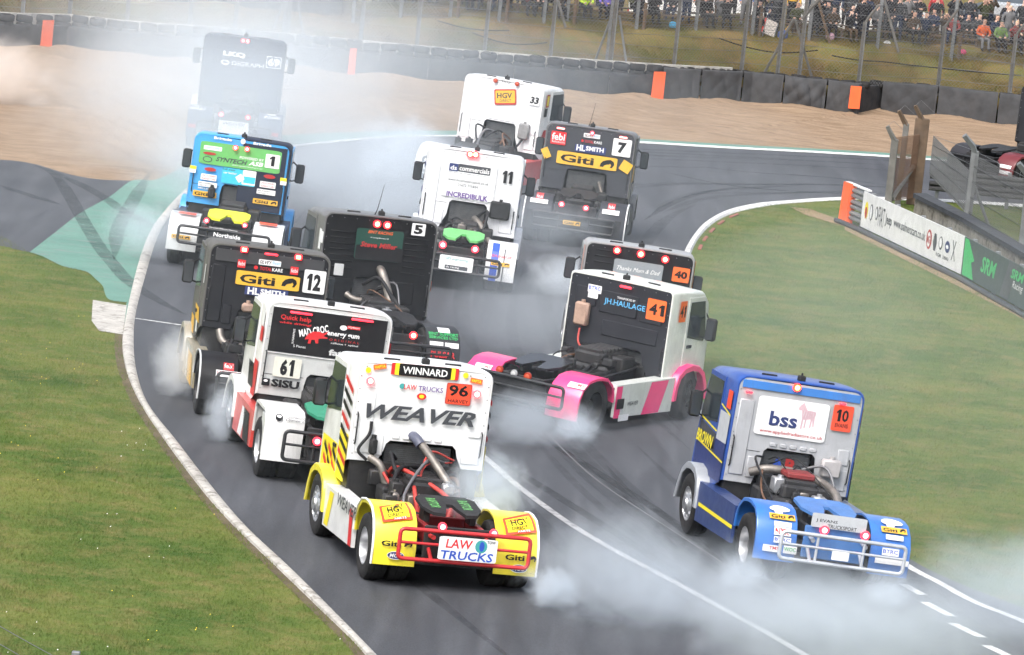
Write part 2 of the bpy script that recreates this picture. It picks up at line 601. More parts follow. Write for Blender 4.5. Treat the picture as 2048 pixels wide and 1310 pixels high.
g = MB()
g.add([(-600, -200, 0), (600, -200, 0), (600, 900, 0), (-600, 900, 0)], [(0, 1, 2, 3)])
struct(g.build('ground', GRASS))

KO = spline(GEO['kerb_out'])
KI = spline(GEO['kerb_in'])
IT = spline(GEO['in_track'])
IG = spline(GEO['in_grass'])
GR = spline(GEO['green'], 6)
GL = spline(GEO['green_low'], 5)
GV = spline(GEO['gravel_low'], 5)
RL = spline(GEO['runoff_low'], 4)
KS = 17 * 8                                  # where the raised kerb ends and only a painted line goes on

track = struct(sheet('race_track', KI + IG[::-1], .008, ASPH))
i0 = 4 * 6
struct(sheet('asphalt_runoff', GV + GR[:i0][::-1] + RL[::-1], .008, ASPH))
struct(sheet('green_runoff', GL[1:] + KO[10 * 8 - 4:] + GR[::-1], .012, GREENP))
sheet('far_edge_line', KO[KS:] + KI[KS:][::-1], .020, LINE, track)

# gravel trap, raked into ridges, rising a little against the tyre wall
low = [p for p in GV] + GR[i0 + 1:]
lo_x = np.array([p[0] for p in low])
XS = np.linspace(-34, 24, 150)
lowp = []
ll = np.array(low)
arc = np.concatenate([[0], np.cumsum(np.linalg.norm(np.diff(ll, axis=0), axis=1))])
rows = 22
mb = MB()
vs, fs = [], []
for i, s in enumerate(np.linspace(0, arc[-1], 150)):
    a = np.array([np.interp(s, arc, ll[:, 0]), np.interp(s, arc, ll[:, 1])])
    xb = -30 + (24 + 30) * (i / 149.0)
    b = np.array([xb, wall_y(xb) + .3])
    for j in range(rows):
        t = j / (rows - 1)
        p = a * (1 - t) + b * t
        k = min(1, t * 4)
        z = .005 + k * (.03 * math.sin(p[1] * 5.1 + p[0] * .7) + .03 * math.sin(p[0] * 1.9 + p[1]) + .075) + (max(0, t - .86) / .14) ** 2 * (.14 + .06 * math.sin(p[0] * 2.3))
        vs.append((p[0], p[1], z))
for i in range(149):
    for j in range(rows - 1):
        fs.append((i * rows + j, (i + 1) * rows + j, (i + 1) * rows + j + 1, i * rows + j + 1))
mb.add(vs, fs)
struct(mb.build('gravel_trap', GRAVEL, None, None, 60))

# left kerb: low concrete strip with a rounded back
mb = MB()
rs = []
for i in range(KS + 1):
    a, b = np.array(KO[i]), np.array(KI[i])
    rs.append([(*(a * (1 - t) + b * t), z) for t, z in ((-.05, .0), (0, .045), (.3, .065), (.75, .05), (1, .012))])
mb.rings(rs, False, False, False)
struct(mb.build('concrete_kerb', CONC, None, None, 50))
sheet('concrete_pad', GEO['pad'], .014, CONC, track)
ribbon('timing_line', GEO['thin_line'], .09, .016, LINE, track)
OLDLINE = m_mottle('worn_road_paint', (.26, .26, .265), (.42, .42, .42), 1.4, .7, 22, .2, (.15, .15, .155))
SEAM = m_mottle('asphalt_seam', (.11, .11, .115), (.19, .19, .195), 2.0, .8, 22, .2)
ribbon('pit_line', spline(GEO['pit_line']), .14, .018, OLDLINE, track)
ribbon('joint_line', spline(GEO['seam_a']), .035, .016, SEAM, track)
ribbon('joint_line', spline(GEO['seam_b']), .03, .016, SEAM, track)
ribbon('edge_line', IT[:9 * 8], .16, .016, LINE, track)
for q in GEO['dashes']:
    ribbon('dash', q, .17, .016, LINE, track)
for i, q in enumerate(GEO['skids']):
    ribbon('skid_mark', spline(q), .34 if i < 4 else .22, .0185 if i < 4 else .012, SKID, track, True)
# faint rubbered tracks that follow the line through the corner
SK2 = SKID.copy()
SK2.name = 'rubber_film'
for nd in SK2.node_tree.nodes:
    if nd.type == 'VALTORGB' and nd.outputs[0].links and nd.outputs[0].links[0].to_socket.name == 'Alpha':
        nd.color_ramp.elements[0].color = (0, 0, 0, 1)
        nd.color_ramp.elements[1].color = (.32, .32, .32, 1)
rg = random.Random(3)


def at_arc(pl, t):
    i = t * (len(pl) - 1)
    a = int(min(i, len(pl) - 2))
    return np.array(pl[a]) * (1 - i + a) + np.array(pl[a + 1]) * (i - a)


for k in range(34):
    f_ = rg.uniform(.12, .92)
    u0 = rg.uniform(.0, .75)
    u1 = min(.96, u0 + rg.uniform(.15, .4))
    df = rg.uniform(-.12, .12)
    q = []
    for u in np.linspace(u0, u1, 9):
        ff = f_ + df * (u - u0) / (u1 - u0)
        q.append(tuple(at_arc(KI, u) * (1 - ff) + at_arc(IT, u) * ff))
    ribbon('skid_mark', spline(q, 4), rg.uniform(.15, .45), .0095 + .0001 * k, SK2, track, True)
# inner kerb
k0 = 9 * 8
mb = MB()
rs = []
for i in range(k0, len(IT)):
    a, b = np.array(IT[i]), np.array(IG[i])
    rs.append([(*(a * (1 - t) + b * t), z) for t, z in ((0, .012), (.15, .04), (.8, .06), (1.0, .0))])
mb.rings(rs, False, False, False)
ik = struct(mb.build('inner_kerb', LINE, None, None, 50))
ii = 12 * 8
L = IG[ii + 8:17 * 8]
ll = np.array(L)
arc = np.concatenate([[0], np.cumsum(np.linalg.norm(np.diff(ll, axis=0), axis=1))])
n = int(arc[-1] / 1.1)
for j in range(n):
    q = [(float(np.interp(s, arc, ll[:, 0])), float(np.interp(s, arc, ll[:, 1]))) for s in np.linspace(j * 1.1, j * 1.1 + 1.04, 4)]
    A, B = offset(q, -.12), offset(q, -.20)
    mb = MB()
    mb.rings([[(*A[k], 0), (*A[k], .035), (*B[k], .03), (*B[k], 0)] for k in range(4)])
    if j % 2:
        mb.build('kerb_block', REDK, ik)

# ---------------------------------------------------------------- grass blades, flowers, bank


def blades(name, pts, hmin, hmax, wid, mat, lean=.4):
    n = len(pts)
    rng = np.random.default_rng(len(name) + n)
    ang = rng.uniform(0, 2 * math.pi, n)
    clump = .55 + .45 * np.sin(pts[:, 0] * 2.3 + 1.7 * np.sin(pts[:, 1] * .9)) * np.sin(pts[:, 1] * 1.1 + 1.3 * np.sin(pts[:, 0] * 1.9)) + rng.uniform(0, .5, n)
    hh = hmin + (hmax - hmin) * rng.uniform(0, 1, n) * clump
    dx, dy = np.cos(ang) * wid, np.sin(ang) * wid
    tip = np.stack([rng.normal(0, lean, n) * hh, rng.normal(0, lean, n) * hh, hh], 1)
    V = np.empty((n, 3, 3))
    V[:, 0] = pts
    V[:, 1] = pts
    V[:, 0, 0] -= dx
    V[:, 0, 1] -= dy
    V[:, 1, 0] += dx
    V[:, 1, 1] += dy
    V[:, 2] = pts + tip
    fn = np.cross(V[:, 1] - V[:, 0], V[:, 2] - V[:, 0])
    sw = (fn @ np.array([0, -1.0, .17])) < 0            # wind every blade the same way round
    V[sw, 0], V[sw, 1] = V[sw, 1].copy(), V[sw, 0].copy()
    me = bpy.data.meshes.new(name)
    me.vertices.add(3 * n)
    me.vertices.foreach_set('co', V.ravel())
    me.loops.add(3 * n)
    me.loops.foreach_set('vertex_index', np.arange(3 * n, dtype=np.int32))
    me.polygons.add(n)
    me.polygons.foreach_set('loop_start', np.arange(0, 3 * n, 3, dtype=np.int32))
    me.polygons.foreach_set('loop_total', np.full(n, 3, dtype=np.int32))
    me.materials.append(mat)
    me.update()
    me.validate()
    nn = tip * 1.5 / hh[:, None] + np.array([0, 0, 1.0])
    nn /= np.linalg.norm(nn, axis=1)[:, None]
    me.normals_split_custom_set_from_vertices(np.repeat(nn, 3, axis=0).astype(np.float32))
    return link(name, me)


def inside(px, py, poly):
    poly = np.array(poly)
    r = np.zeros(len(px), bool)
    j = len(poly) - 1
    for i in range(len(poly)):
        xi, yi = poly[i]
        xj, yj = poly[j]
        c = ((yi > py) != (yj > py)) & (px < (xj - xi) * (py - yi) / (yj - yi + 1e-12) + xi)
        r ^= c
        j = i
    return r


def scatter(n, x0, x1, y0, y1, poly, seed, power=1.0):
    rng = np.random.default_rng(seed)
    x = rng.uniform(x0, x1, n)
    y = y0 + (y1 - y0) * rng.uniform(0, 1, n) ** power
    k = inside(x, y, poly) & ~inside(x, y, GEO['pad'])
    return np.stack([x[k], y[k], np.zeros(k.sum())], 1)


ribbon('worn_verge', offset(KO[:10 * 8], .07), .18, .006, m_mottle('verge_soil', (.075, .06, .038), (.15, .12, .075), 1.5, .95, 16, .6), track)
left_poly = [(p[0] + .09 * math.sin(p[1] * 3.1) + .06 * math.sin(p[1] * 7.7), p[1]) for p in offset(KO[:10 * 8], .03)] + GL[::-1] + [(-14, 122), (-14, 55)]
right_poly = [(p[0] + .05, p[1]) for p in IG] + [(22, 140), (22, 60)]
tag(blades('grass', scatter(420000, -13, 0, 60, 117, left_poly, 1, 1.5), .014, .06, .008, GRASS), 'mown olive green grass left of the concrete kerb', 'grass', None, 'stuff')
tag(blades('grass', scatter(420000, 3, 16, 72, 148, right_poly, 2, 1.3), .014, .055, .009, GRASS), 'mown green grass of the infield right of the track', 'grass', None, 'stuff')
FLW = M('flower_yellow', (.75, .60, .04), .7)
DSY = M('flower_white', (.75, .75, .70), .7)
rng = np.random.default_rng(5)
fp = scatter(650, -10, 0, 66, 105, left_poly, 3, 1.2)
cl = np.sin(fp[:, 0] * 1.3) + np.sin(fp[:, 1] * .7 + fp[:, 0]) + rng.normal(0, .6, len(fp))
for nm, sel, mt_, lb in (('dandelions', cl > 1.0, FLW, 'tiny yellow flowers dotted through the left hand grass'), ('daisies', cl < -1.6, DSY, 'tiny white daisies dotted through the left hand grass')):
    mb = MB()
    for x, y, z in fp[sel]:
        s = random.uniform(.004, .007)
        mb.add([(x - s, y - s, .045), (x + s, y - s, .05), (x + s, y + s, .06), (x - s, y + s, .055)], [(0, 1, 2, 3)])
    tag(mb.build(nm, mt_), lb, 'flowers', None, 'stuff')

# spectator bank behind the tyre wall
xs = np.arange(-40, 40.1, .4)
offs = [.45, .8, 1.1, 1.5, 1.9, 2.3, 2.7, 3.1, 3.5, 3.9, 4.4, 5, 6, 7, 7.5, 8.2, 9, 10.5, 12, 40, 400]
mb = MB()
vs, fs = [], []
for x in xs:
    for o_ in offs:
        zz = float(np.interp(o_, BO, BZ))
        if 1 < o_ < 8:
            zz += .07 * math.sin(x * 2.1 + o_ * 1.7) + .06 * math.sin(x * .9 - o_ * 2.3) + random.uniform(-.03, .03)
        vs.append((x, wall_y(x) + o_, max(.02, zz)))
n = len(offs)
for i in range(len(xs) - 1):
    for j in range(n - 1):
        fs.append((i * n + j, (i + 1) * n + j, (i + 1) * n + j + 1, i * n + j + 1))
mb.add(vs, fs)
struct(mb.build('spectator_bank', BANKG, None, None, 60))
rng = np.random.default_rng(11)
bx = rng.uniform(-22, 21, 90000)
bo = rng.uniform(.9, 6.5, 90000)
by = np.array([wall_y(x) for x in bx]) + bo
bzz = np.interp(bo, BO, BZ) - .03
tag(blades('rough_grass', np.stack([bx, by, bzz], 1), .06, .2, .014, BANKG, .5), 'rough dry grass covering the spectator bank', 'grass', None, 'stuff')

# ---------------------------------------------------------------- tyre wall
tw = tag(empty('tyre_barrier', (0, 0, 0)), 'long black tyre wall with belt sheets, grey covers and orange markers before the bank', 'tyre barrier')
BELT = M('belt_rubber', (.030, .032, .036), .7, 0, .35, 1.2, .55, .1)
COVER = M('grey_cover_cloth', (.060, .062, .066), .85, 0, .18, 3, .25, .1)
ORM = M('marker_orange', (.90, .13, .03), .6, 0, .06, 2, .12)


def wall_panel(name, x0, x1, z1, mat, fold, thick=.09, parent=tw, front=0.0):
    nx, nz = 44, 16
    rs = []
    ph = random.uniform(0, 6)
    mb = MB()
    vs, fs = [], []
    for i in range(nx + 1):
        t = i / nx
        x = x0 + (x1 - x0) * t
        sag = fold * .6 * math.sin(t * math.pi)
        for j in range(nz + 4):
            u = min(1, j / nz)
            f_ = fold * (math.sin(7 * t + 5 * u + ph) * .5 + .9 * abs(math.sin(11 * (t - .5) * (1.2 - .5 * u) + 2.2 * u + ph * 2)) ** .6 + .5 * abs(math.sin(8 * t - 6 * u + ph)) ** .7) * (.35 + .65 * math.sin(u * math.pi))
            z = .02 + (z1 - .02 - sag * .5) * u + (0 if j <= nz else .01)
            y = wall_y(x) - front - f_ + max(0, j - nz) * .12
            if 0 < u < 1:
                y -= .02
            vs.append((x, y, z))
    m_ = nz + 4
    for i in range(nx):
        for j in range(m_ - 1):
            fs.append((i * m_ + j, (i + 1) * m_ + j, (i + 1) * m_ + j + 1, i * m_ + j + 1))
    mb.add(vs, fs)
    return mb.build(name, mat, parent, None, 45)


x = -22.0
while x < 4.0:
    wd = min(random.uniform(2.8, 3.6), 4.12 - x)
    wall_panel('belt_sheet', x, x + wd - .015, .86, BELT, .03)
    x += wd
for a, b, f_ in ((4.14, 5.40, .03), (5.46, 6.84, .05), (6.89, 8.24, .04), (8.28, 9.70, .10), (9.75, 10.86, .05), (11.68, 13.58, .045), (13.63, 15.62, .03), (15.67, 18.6, .03)):
    wall_panel('cover_sheet', a, b, 1.12 if a < 11 else 1.16, COVER, f_, .1, tw, .04)
for a, b in ((10.80, 11.75),):
    wall_panel('belt_sheet', a, b, 1.02, BELT, .02, .1, tw, -.12)
tm = MB()
tm.lathe([(.13, -.10), (.18, -.115), (.235, -.11), (.268, -.075), (.272, 0), (.268, .075), (.235, .11), (.18, .115), (.13, .10)], (0, 0, 0), 'z', 18)
tyre0 = tm.build('tyre', RUBBER, tw, None, 50)
tyre_me = tyre0.data
first = True
x = -21.5
while x < 17:
    lift = random.choice((0, 0, 0, .02, -.03))
    for k, (zz, dy) in enumerate(((.85, .36), (1.075, .36))):
        if x > 4.0 and k == 0:
            continue
        px_, py_, pz_ = x + random.uniform(-.03, .03), wall_y(x) + dy + random.uniform(-.05, .05) + (.12 if x > 4 else 0), zz + lift - (.04 if x > 4 else 0)
        if first:
            tyre0.location = (px_, py_, pz_)
            first = False
        else:
            link('tyre', tyre_me, tw, (px_, py_, pz_), (random.uniform(-.1, .1), random.uniform(-.1, .1), random.uniform(0, 3)))
    x += random.uniform(.535, .565)
for a, b, z0, z1 in ((-16.0, -15.66, .12, 1.06), (-6.18, -5.95, .12, .98), (3.80, 4.22, .1, 1.02), (10.48, 10.86, .28, 1.05)):
    mb = MB()
    ya, yb = wall_y(a) - .27, wall_y(b) - .27
    mb.prism([(0, z0), (1, z0 + .01), (1, z1), (.04, z1 - .01)], lambda u, v, w_: (a + (b - a) * u, ya + (yb - ya) * u + w_ - .04 * math.sin(v * 3), v), 0, .02)
    mb.build('orange_marker', ORM, tw)
mb = MB()
rs = []
for x in np.linspace(-24, 6.5, 40):
    y = wall_y(x)
    rs.append([(x, y + .62, 0), (x, y + .62, 1.2), (x, y + .86, 1.2), (x, y + .86, 0)])
mb.rings(rs)
tag(mb.build('concrete_wall', CONC), 'low pale concrete wall directly behind the tyre wall', 'wall')

# ---------------------------------------------------------------- fences
GALV = M('galvanised_steel', (.20, .21, .215), .5, .35, .15, 4, .25)
WIRE = M('fence_wire', (.13, .135, .14), .5, .4, .1, 4)
WOOD = M('weathered_timber', (.12, .08, .052), .85, 0, .3, 3, .3, .2)
GREYW = M('grey_timber', (.14, .135, .125), .85, 0, .25, 3, .3, .2)


def mesh_span(mb, P0, P1, z0, z1, step, r):
    """diamond wire netting between two posts"""
    P0, P1 = np.array(P0), np.array(P1)
    Ls = float(np.linalg.norm(P1 - P0))
    H = z1 - z0
    d = (P1 - P0) / Ls
    for sg in (1, -1):
        k = -H
        while k < Ls:
            a0, a1 = max(0, k), min(Ls, k + H)
            if a1 - a0 > .05:
                b0, b1 = a0 - k, a1 - k
                if sg < 0:
                    b0, b1 = H - b0, H - b1
                A = (*(P0 + d * a0), z0 + b0)
                B = (*(P0 + d * a1), z0 + b1)
                s = len(mb.v)
                vs = []
                for q in (A, B):
                    vs += [(q[0] - r, q[1] - r, q[2]), (q[0] + r, q[1] - r, q[2]), (q[0], q[1] + r, q[2] + r)]
                mb.add(vs, [(0, 1, 4, 3), (1, 2, 5, 4), (2, 0, 3, 5)])
            k += step


cf = tag(empty('catch_fence', (0, 0, 0)), 'tall grey wire catch fence on steel posts right behind the tyre wall', 'fence')
pp = []
for kind, (x, y) in GEO['posts']:
    y = wall_y(x) + .98
    pp.append((x, y))
    top = 3.15 if kind == 'a' else 4.3
    mb = MB()
    mb.box(x - .075, x + .02, y - .05, y + .05, .6, top, .012)
    mb.build('post', GREYW, cf)
    mb = MB()
    mb.box(x + .022, x + .06, y - .06, y + .04, .6, top, .008)
    mb.build('post_flange', GALV, cf)
    if kind == 'a':
        mb = MB()
        mb.tube([(x, y, top - .05), (x + .10, y - .05, top + .16), (x + .38, y - .12, top + .62)], [.05, .05, .045], 6)
        mb.build('overhang_arm', GREYW, cf)
    if kind == 'b':
        mb = MB()
        mb.box(x - .2, x - .09, y - .05, y + .05, .6, 4.3, .012)
        mb.build('post', GALV, cf)
        for sg in (-1, 1):
            mb = MB()
            mb.tube([(x + sg * .62, y + .1, .75), (x + sg * .12, y + .05, 2.7)], .045, 6)
            mb.build('brace', GALV, cf)
    if kind == 'd':
        sg = -1 if x < 8.4 else 1
        mb = MB()
        mb.tube([(x + sg * .55, y + .15, .8), (x - sg * .35, y + .05, 3.0)], .05, 6)
        mb.build('brace', GREYW, cf)
        if sg > 0:
            mb = MB()
            mb.tube([(x - .1, y, 3.0), (x + .2, y, 3.5), (x + .75, y, 4.1)], .07, 6)
            mb.build('overhang_arm', GREYW, cf)
pp = sorted(pp)
ends = [(-21, wall_y(-21) + .98)] + pp + [(19, wall_y(19) + .98)]
mb = MB()
for a, b in zip(ends[:-1], ends[1:]):
    mesh_span(mb, (a[0], a[1] - .07), (b[0], b[1] - .07), 1.0, 4.2, .13, .0042)
tag(mb.build('wire_netting', WIRE, cf), kind='stuff')
for z in (1.35, 1.75, 2.15, 2.55, 2.95, 3.35, 3.75):
    mb = MB()
    mb.tube([(a[0], a[1] - .085, z + random.uniform(-.02, .02)) for a in ends], .008, 4)
    mb.build('strand_wire', WIRE, cf)
# cable sagging along the bank
CAB = M('black_cable', (.02, .02, .022), .6)
for x0, x1, zs, sag in ((-3.5, -1.1, 1.95, .12), (-2.3, .2, 1.65, .2), (6.0, 9.4, 2.05, .28), (9.9, 16.5, 1.80, .12)):
    pts = []
    for t in np.linspace(0, 1, 14):
        x = x0 + (x1 - x0) * t
        pts.append((x, wall_y(x) + 2.4 - .3 * t, zs - sag * math.sin(t * math.pi) - .1 * t))
    mb = MB()
    mb.tube(pts, .022, 6)
    mb.build('cable', CAB, cf)
# dark netting hung on the left part of the bank
mb = MB()
vs, fs = [], []
NX = 40
for i in range(NX + 1):
    x = -23 + (-6.7 + 23) * i / NX
    for j in range(9):
        vs.append((x, wall_y(x) + 3.2 + .05 * math.sin(i * 1.3 + j), 1.72 + j * .4 - .02 * math.sin(i * .9)))
for i in range(NX):
    for j in range(8):
        fs.append((i * 9 + j, (i + 1) * 9 + j, (i + 1) * 9 + j + 1, i * 9 + j + 1))
mb.add(vs, fs)
tag(mb.build('shade_netting', M('dark_netting', (.045, .05, .06), .9, 0, .3, 1.5, .2, .2)), 'dark shade netting along the left end of the bank', 'netting')

sf = tag(empty('spectator_fence', (0, 0, 0)), 'low stock fence of wood and steel posts in front of the crowd', 'fence')
bp = []
for i, (x, y, z) in enumerate(GEO['bposts']):
    woody = i in (3, 6, 8)
    mb = MB()
    if i % 3 == 2 or woody:
        mb.cyl((x + .25, y, z - .1), (x + .25, y, z + .95), .065, .06, 8)
        mb.build('timber_post', WOOD, sf, None, 40)
        mb = MB()
    mb.box(x - .06, x + .06, y - .05, y + .05, z - .1, z + 2.6, .015)
    mb.build('post', GALV, sf)
    if i in (4, 9, 10):
        mb = MB()
        mb.tube([(x + .75, y - .1, z - .05), (x + .05, y, z + 1.75)], .05, 6)
        mb.build('brace', GREYW if i != 9 else WOOD, sf)
    bp.append((x, y, z))
for k in range(7):
    mb = MB()
    mb.tube([(x, y - .06, z + .15 + k * .22) for x, y, z in bp], .007, 4)
    mb.build('strand_wire', WIRE, sf)
mb = MB()
for a, b in zip(bp[:-1], bp[1:]):
    mesh_span(mb, (a[0], a[1] - .05), (b[0], b[1] - .05), (a[2] + b[2]) / 2 + .05, (a[2] + b[2]) / 2 + 1.5, .14, .004)
tag(mb.build('wire_netting', WIRE, sf), kind='stuff')

# ---------------------------------------------------------------- spectators
def person_template(pose):
    """one continuous skinned body facing -y; returns mesh with slots skin, hair, top, legs, shoes"""
    V, E, RAD, LAB = [], [], [], []

    def v(p, r):
        V.append(p)
        RAD.append(r)
        return len(V) - 1

    def e(a, b, l):
        E.append((a, b))
        LAB.append(l)
    sit = pose.startswith('sit')
    hz = .52 if sit else .92
    lean = -.10 if sit else -.02
    hip = v((0, 0, hz), (.155, .125))
    bel = v((0, lean * .4, hz + .17), (.165, .13))
    che = v((0, lean * .8, hz + .38), (.185, .135))
    nk = v((0, lean, hz + .53), (.085, .08))
    hd0 = v((0, lean - .02, hz + .60), (.07, .075))
    hd1 = v((0, lean - .035, hz + .70), (.092, .108))
    hd2 = v((0, lean - .02, hz + .79), (.080, .090))
    e(hip, bel, 2)
    e(bel, che, 2)
    e(che, nk, 2)
    e(nk, hd0, 0)
    e(hd0, hd1, 0)
    e(hd1, hd2, 1)
    for sg in (-1, 1):
        h = v((sg * .10, -.02, hz - .05), (.10, .10))
        if sit:
            kn = v((sg * .14, -.42, hz - .02), (.075, .075))
            an = v((sg * .15, -.46, .10), (.05, .05))
        else:
            kn = v((sg * .11, -.02, .48), (.075, .078))
            an = v((sg * .12, .02, .09), (.05, .05))
        ft = v((sg * .16, (-.62 if sit else -.14), .045), (.045, .035))
        e(hip, h, 3)
        e(h, kn, 3)
        e(kn, an, 3)
        e(an, ft, 4)
        sh = v((sg * .20, lean * .9, hz + .44), (.075, .075))
        e(che, sh, 2)
        if pose in ('sit_camera', 'stand_camera') or (pose == 'stand_wave' and sg > 0):
            el = v((sg * .32, lean - .16, hz + .34), (.055, .055))
            wr = v((sg * .12, lean - .24, hz + .62), (.042, .042))
            hn = v((sg * .06, lean - .25, hz + .68), (.04, .03))
        elif pose == 'stand_folded':
            el = v((sg * .30, lean - .04, hz + .20), (.058, .058))
            wr = v((sg * .06, lean - .24, hz + .24), (.045, .045))
            hn = v((-sg * .06, lean - .25, hz + .26), (.042, .03))
        elif sit:
            el = v((sg * .29, lean - .05, hz + .18), (.056, .056))
            wr = v((sg * .14, lean - .25, hz + .12), (.043, .043))
            hn = v((sg * .07, lean - .31, hz + .11), (.045, .03))
        else:
            el = v((sg * .29, lean + .03, hz + .18), (.056, .056))
            wr = v((sg * .27, lean - .10, hz - .02), (.043, .043))
            hn = v((sg * .24, lean - .13, hz - .10), (.042, .032))
        e(sh, el, 2)
        e(el, wr, 2)
        e(wr, hn, 0)
    me = bpy.data.meshes.new('p')
    me.from_pydata(V, E, [])
    ob = bpy.data.objects.new('p', me)
    COL.objects.link(ob)
    ob.modifiers.new('s', 'SKIN')
    for i, sv in enumerate(me.skin_vertices[0].data):
        sv.radius = RAD[i]
        sv.use_root = (i == 0)
    sb = ob.modifiers.new('d', 'SUBSURF')
    sb.levels = 1
    bpy.context.view_layer.update()
    dg = bpy.context.evaluated_depsgraph_get()
    out = bpy.data.meshes.new_from_object(ob.evaluated_get(dg))
    bpy.data.objects.remove(ob, do_unlink=True)
    out.materials.clear()
    for k in range(5):
        out.materials.append(M('cloth_black', (.02, .02, .024), .85))
    A = np.array([V[a] for a, b in E], float)
    B = np.array([V[b] for a, b in E], float)
    for p in out.polygons:
        c = np.array(p.center)
        d = B - A
        t = np.clip(((c - A) * d).sum(1) / (d * d).sum(1), 0, 1)
        k = int(np.argmin(np.linalg.norm(A + d * t[:, None] - c, axis=1)))
        l = LAB[k]
        if l in (0, 1) and c[2] > hz + .55 and (c[2] > hz + .755 or c[1] > lean + .02):
            l = 1
        elif l == 1:
            l = 0
        p.material_index = l
    out.shade_smooth()
    out.name = 'person'
    return out


PT = {k: person_template(k) for k in ('sit_rest', 'sit_camera', 'stand_rest', 'stand_camera', 'stand_folded', 'stand_wave')}
CLOTH = dict(black=(.018, .018, .02), charcoal=(.04, .042, .047), navy=(.02, .03, .06), olive=(.055, .06, .03), brown=(.07, .05, .035), grey=(.15, .15, .155), orange=(.55, .10, .025),
    green=(.12, .20, .06), red=(.35, .025, .03), maroon=(.20, .035, .035), blue=(.03, .10, .35), hi_vis_yellow=(.55, .80, .04), white=(.70, .70, .70), beige=(.42, .34, .24), purple=(.16, .12, .50), yellow=(.72, .42, .03), pink=(.62, .20, .33), teal=(.05, .22, .25))
SKINS = [M('skin_%d' % i, c, .6) for i, c in enumerate(((.56, .34, .25), (.50, .29, .21), (.62, .40, .31)))]
HAIRS = dict(dark=(.03, .022, .017), brown=(.10, .06, .035), fair=(.42, .30, .16), grey=(.32, .32, .32))


def cloth(n):
    return M('cloth_' + n, CLOTH[n], .88, 0, .2, 8)


PERSONS = []


def add_person(x, off, pose, top, legs, head, row, scale=1.0):
    y = wall_y(x) + off
    z = float(np.interp(off, BO, BZ))
    o = link('person', PT[pose], None, (x, y, z), (0, 0, random.uniform(-.5, .5) + .08))
    scale *= .84 if pose.startswith('sit') else .90
    o.scale = (scale,) * 3
    hm = cloth(head) if head in CLOTH else M('hair_' + head, HAIRS[head], .7)
    for i, mt_ in enumerate((random.choice(SKINS), hm, cloth(top), cloth(legs), M('shoe_dark', (.03, .028, .026), .7))):
        o.material_slots[i].link = 'OBJECT'
        o.material_slots[i].material = mt_
    PERSONS.append((row, x, o, pose, top, legs, head))
    return o


DARKS = ['black', 'charcoal', 'navy', 'black', 'charcoal', 'olive', 'brown', 'black', 'navy', 'charcoal', 'black', 'grey', 'black', 'maroon', 'charcoal', 'navy']
special = [  # x, off, pose, jacket, trousers, head
    (15.25, 4.7, 'sit_rest', 'orange', 'grey', 'brown', 0), (15.85, 4.75, 'sit_rest', 'green', 'black', 'olive', 0), (14.25, 5.0, 'sit_rest', 'maroon', 'navy', 'maroon', 0),
    (13.75, 7.0, 'stand_rest', 'red', 'black', 'olive', 2), (16.2, 5.9, 'stand_rest', 'grey', 'grey', 'fair', 1), (11.1, 5.2, 'stand_folded', 'navy', 'navy', 'charcoal', 1),
    (12.6, 5.4, 'stand_wave', 'grey', 'black', 'dark', 1), (11.95, 4.9, 'stand_rest', 'black', 'charcoal', 'brown', 0), (12.3, 4.8, 'stand_rest', 'charcoal', 'navy', 'brown', 0),
    (4.85, 5.2, 'stand_rest', 'orange', 'navy', 'dark', 0), (1.35, 4.9, 'sit_rest', 'hi_vis_yellow', 'black', 'dark', 0), (8.55, 5.9, 'stand_rest', 'yellow', 'black', 'dark', 1),
    (6.9, 5.3, 'stand_rest', 'blue', 'grey', 'dark', 0), (15.4, 6.6, 'stand_camera', 'olive', 'black', 'dark', 2), (2.1, 5.0, 'sit_rest', 'purple', 'black', 'brown', 0),
    (-5.2, 5.0, 'sit_rest', 'red', 'black', 'dark', 0), (-4.5, 5.1, 'sit_rest', 'orange', 'blue', 'dark', 0), (-3.6, 5.3, 'sit_rest', 'hi_vis_yellow', 'black', 'dark', 0), (16.9, 5.8, 'sit_rest', 'beige', 'black', 'fair', 1)]
taken = []
for x, off, pose, a, b, c, row in special:
    add_person(x, off, pose, a, b, c, row, random.uniform(.96, 1.06))
    taken.append((x, off))
for row, (off, x0, x1, stp) in enumerate(((4.75, -5.8, 17.6, .58), (5.6, -4, 17.8, .54), (6.4, 2.5, 18, .52), (7.2, 6.5, 18.2, .54))):
    x = x0
    while x < x1:
        xx, oo = x + random.uniform(-.12, .12), off + random.uniform(-.12, .12)
        x += stp * random.uniform(.85, 1.25)
        if any(abs(xx - a) < .42 and abs(oo - b) < .5 for a, b in taken):
            continue
        pose = random.choice(('sit_rest', 'sit_rest', 'sit_rest', 'sit_camera')) if row < 2 else random.choice(('stand_rest', 'stand_rest', 'stand_folded', 'stand_camera'))
        if row == 0 and random.random() < .12:
            pose = 'stand_rest'
        add_person(xx, oo, pose, random.choice(DARKS), random.choice(('black', 'charcoal', 'navy', 'brown', 'black')), random.choice(('dark', 'brown', 'brown', 'fair', 'grey', 'black', 'charcoal', 'navy')), row, random.uniform(.9, 1.06))
ROWN = ('front row', 'second row', 'third row', 'back row')
ORDW = ['first', 'second', 'third', 'fourth', 'fifth', 'sixth', 'seventh', 'eighth', 'ninth', 'tenth', 'eleventh', 'twelfth', 'thirteenth', 'fourteenth', 'fifteenth', 'sixteenth', 'seventeenth', 'eighteenth', 'nineteenth']
TENS = {2: 'twentieth', 3: 'thirtieth', 4: 'fortieth'}


def ordw(n):
    if n <= 19:
        return ORDW[n - 1]
    t, u = divmod(n, 10)
    return TENS[t] if u == 0 else {2: 'twenty', 3: 'thirty', 4: 'forty'}[t] + '-' + ORDW[u - 1]


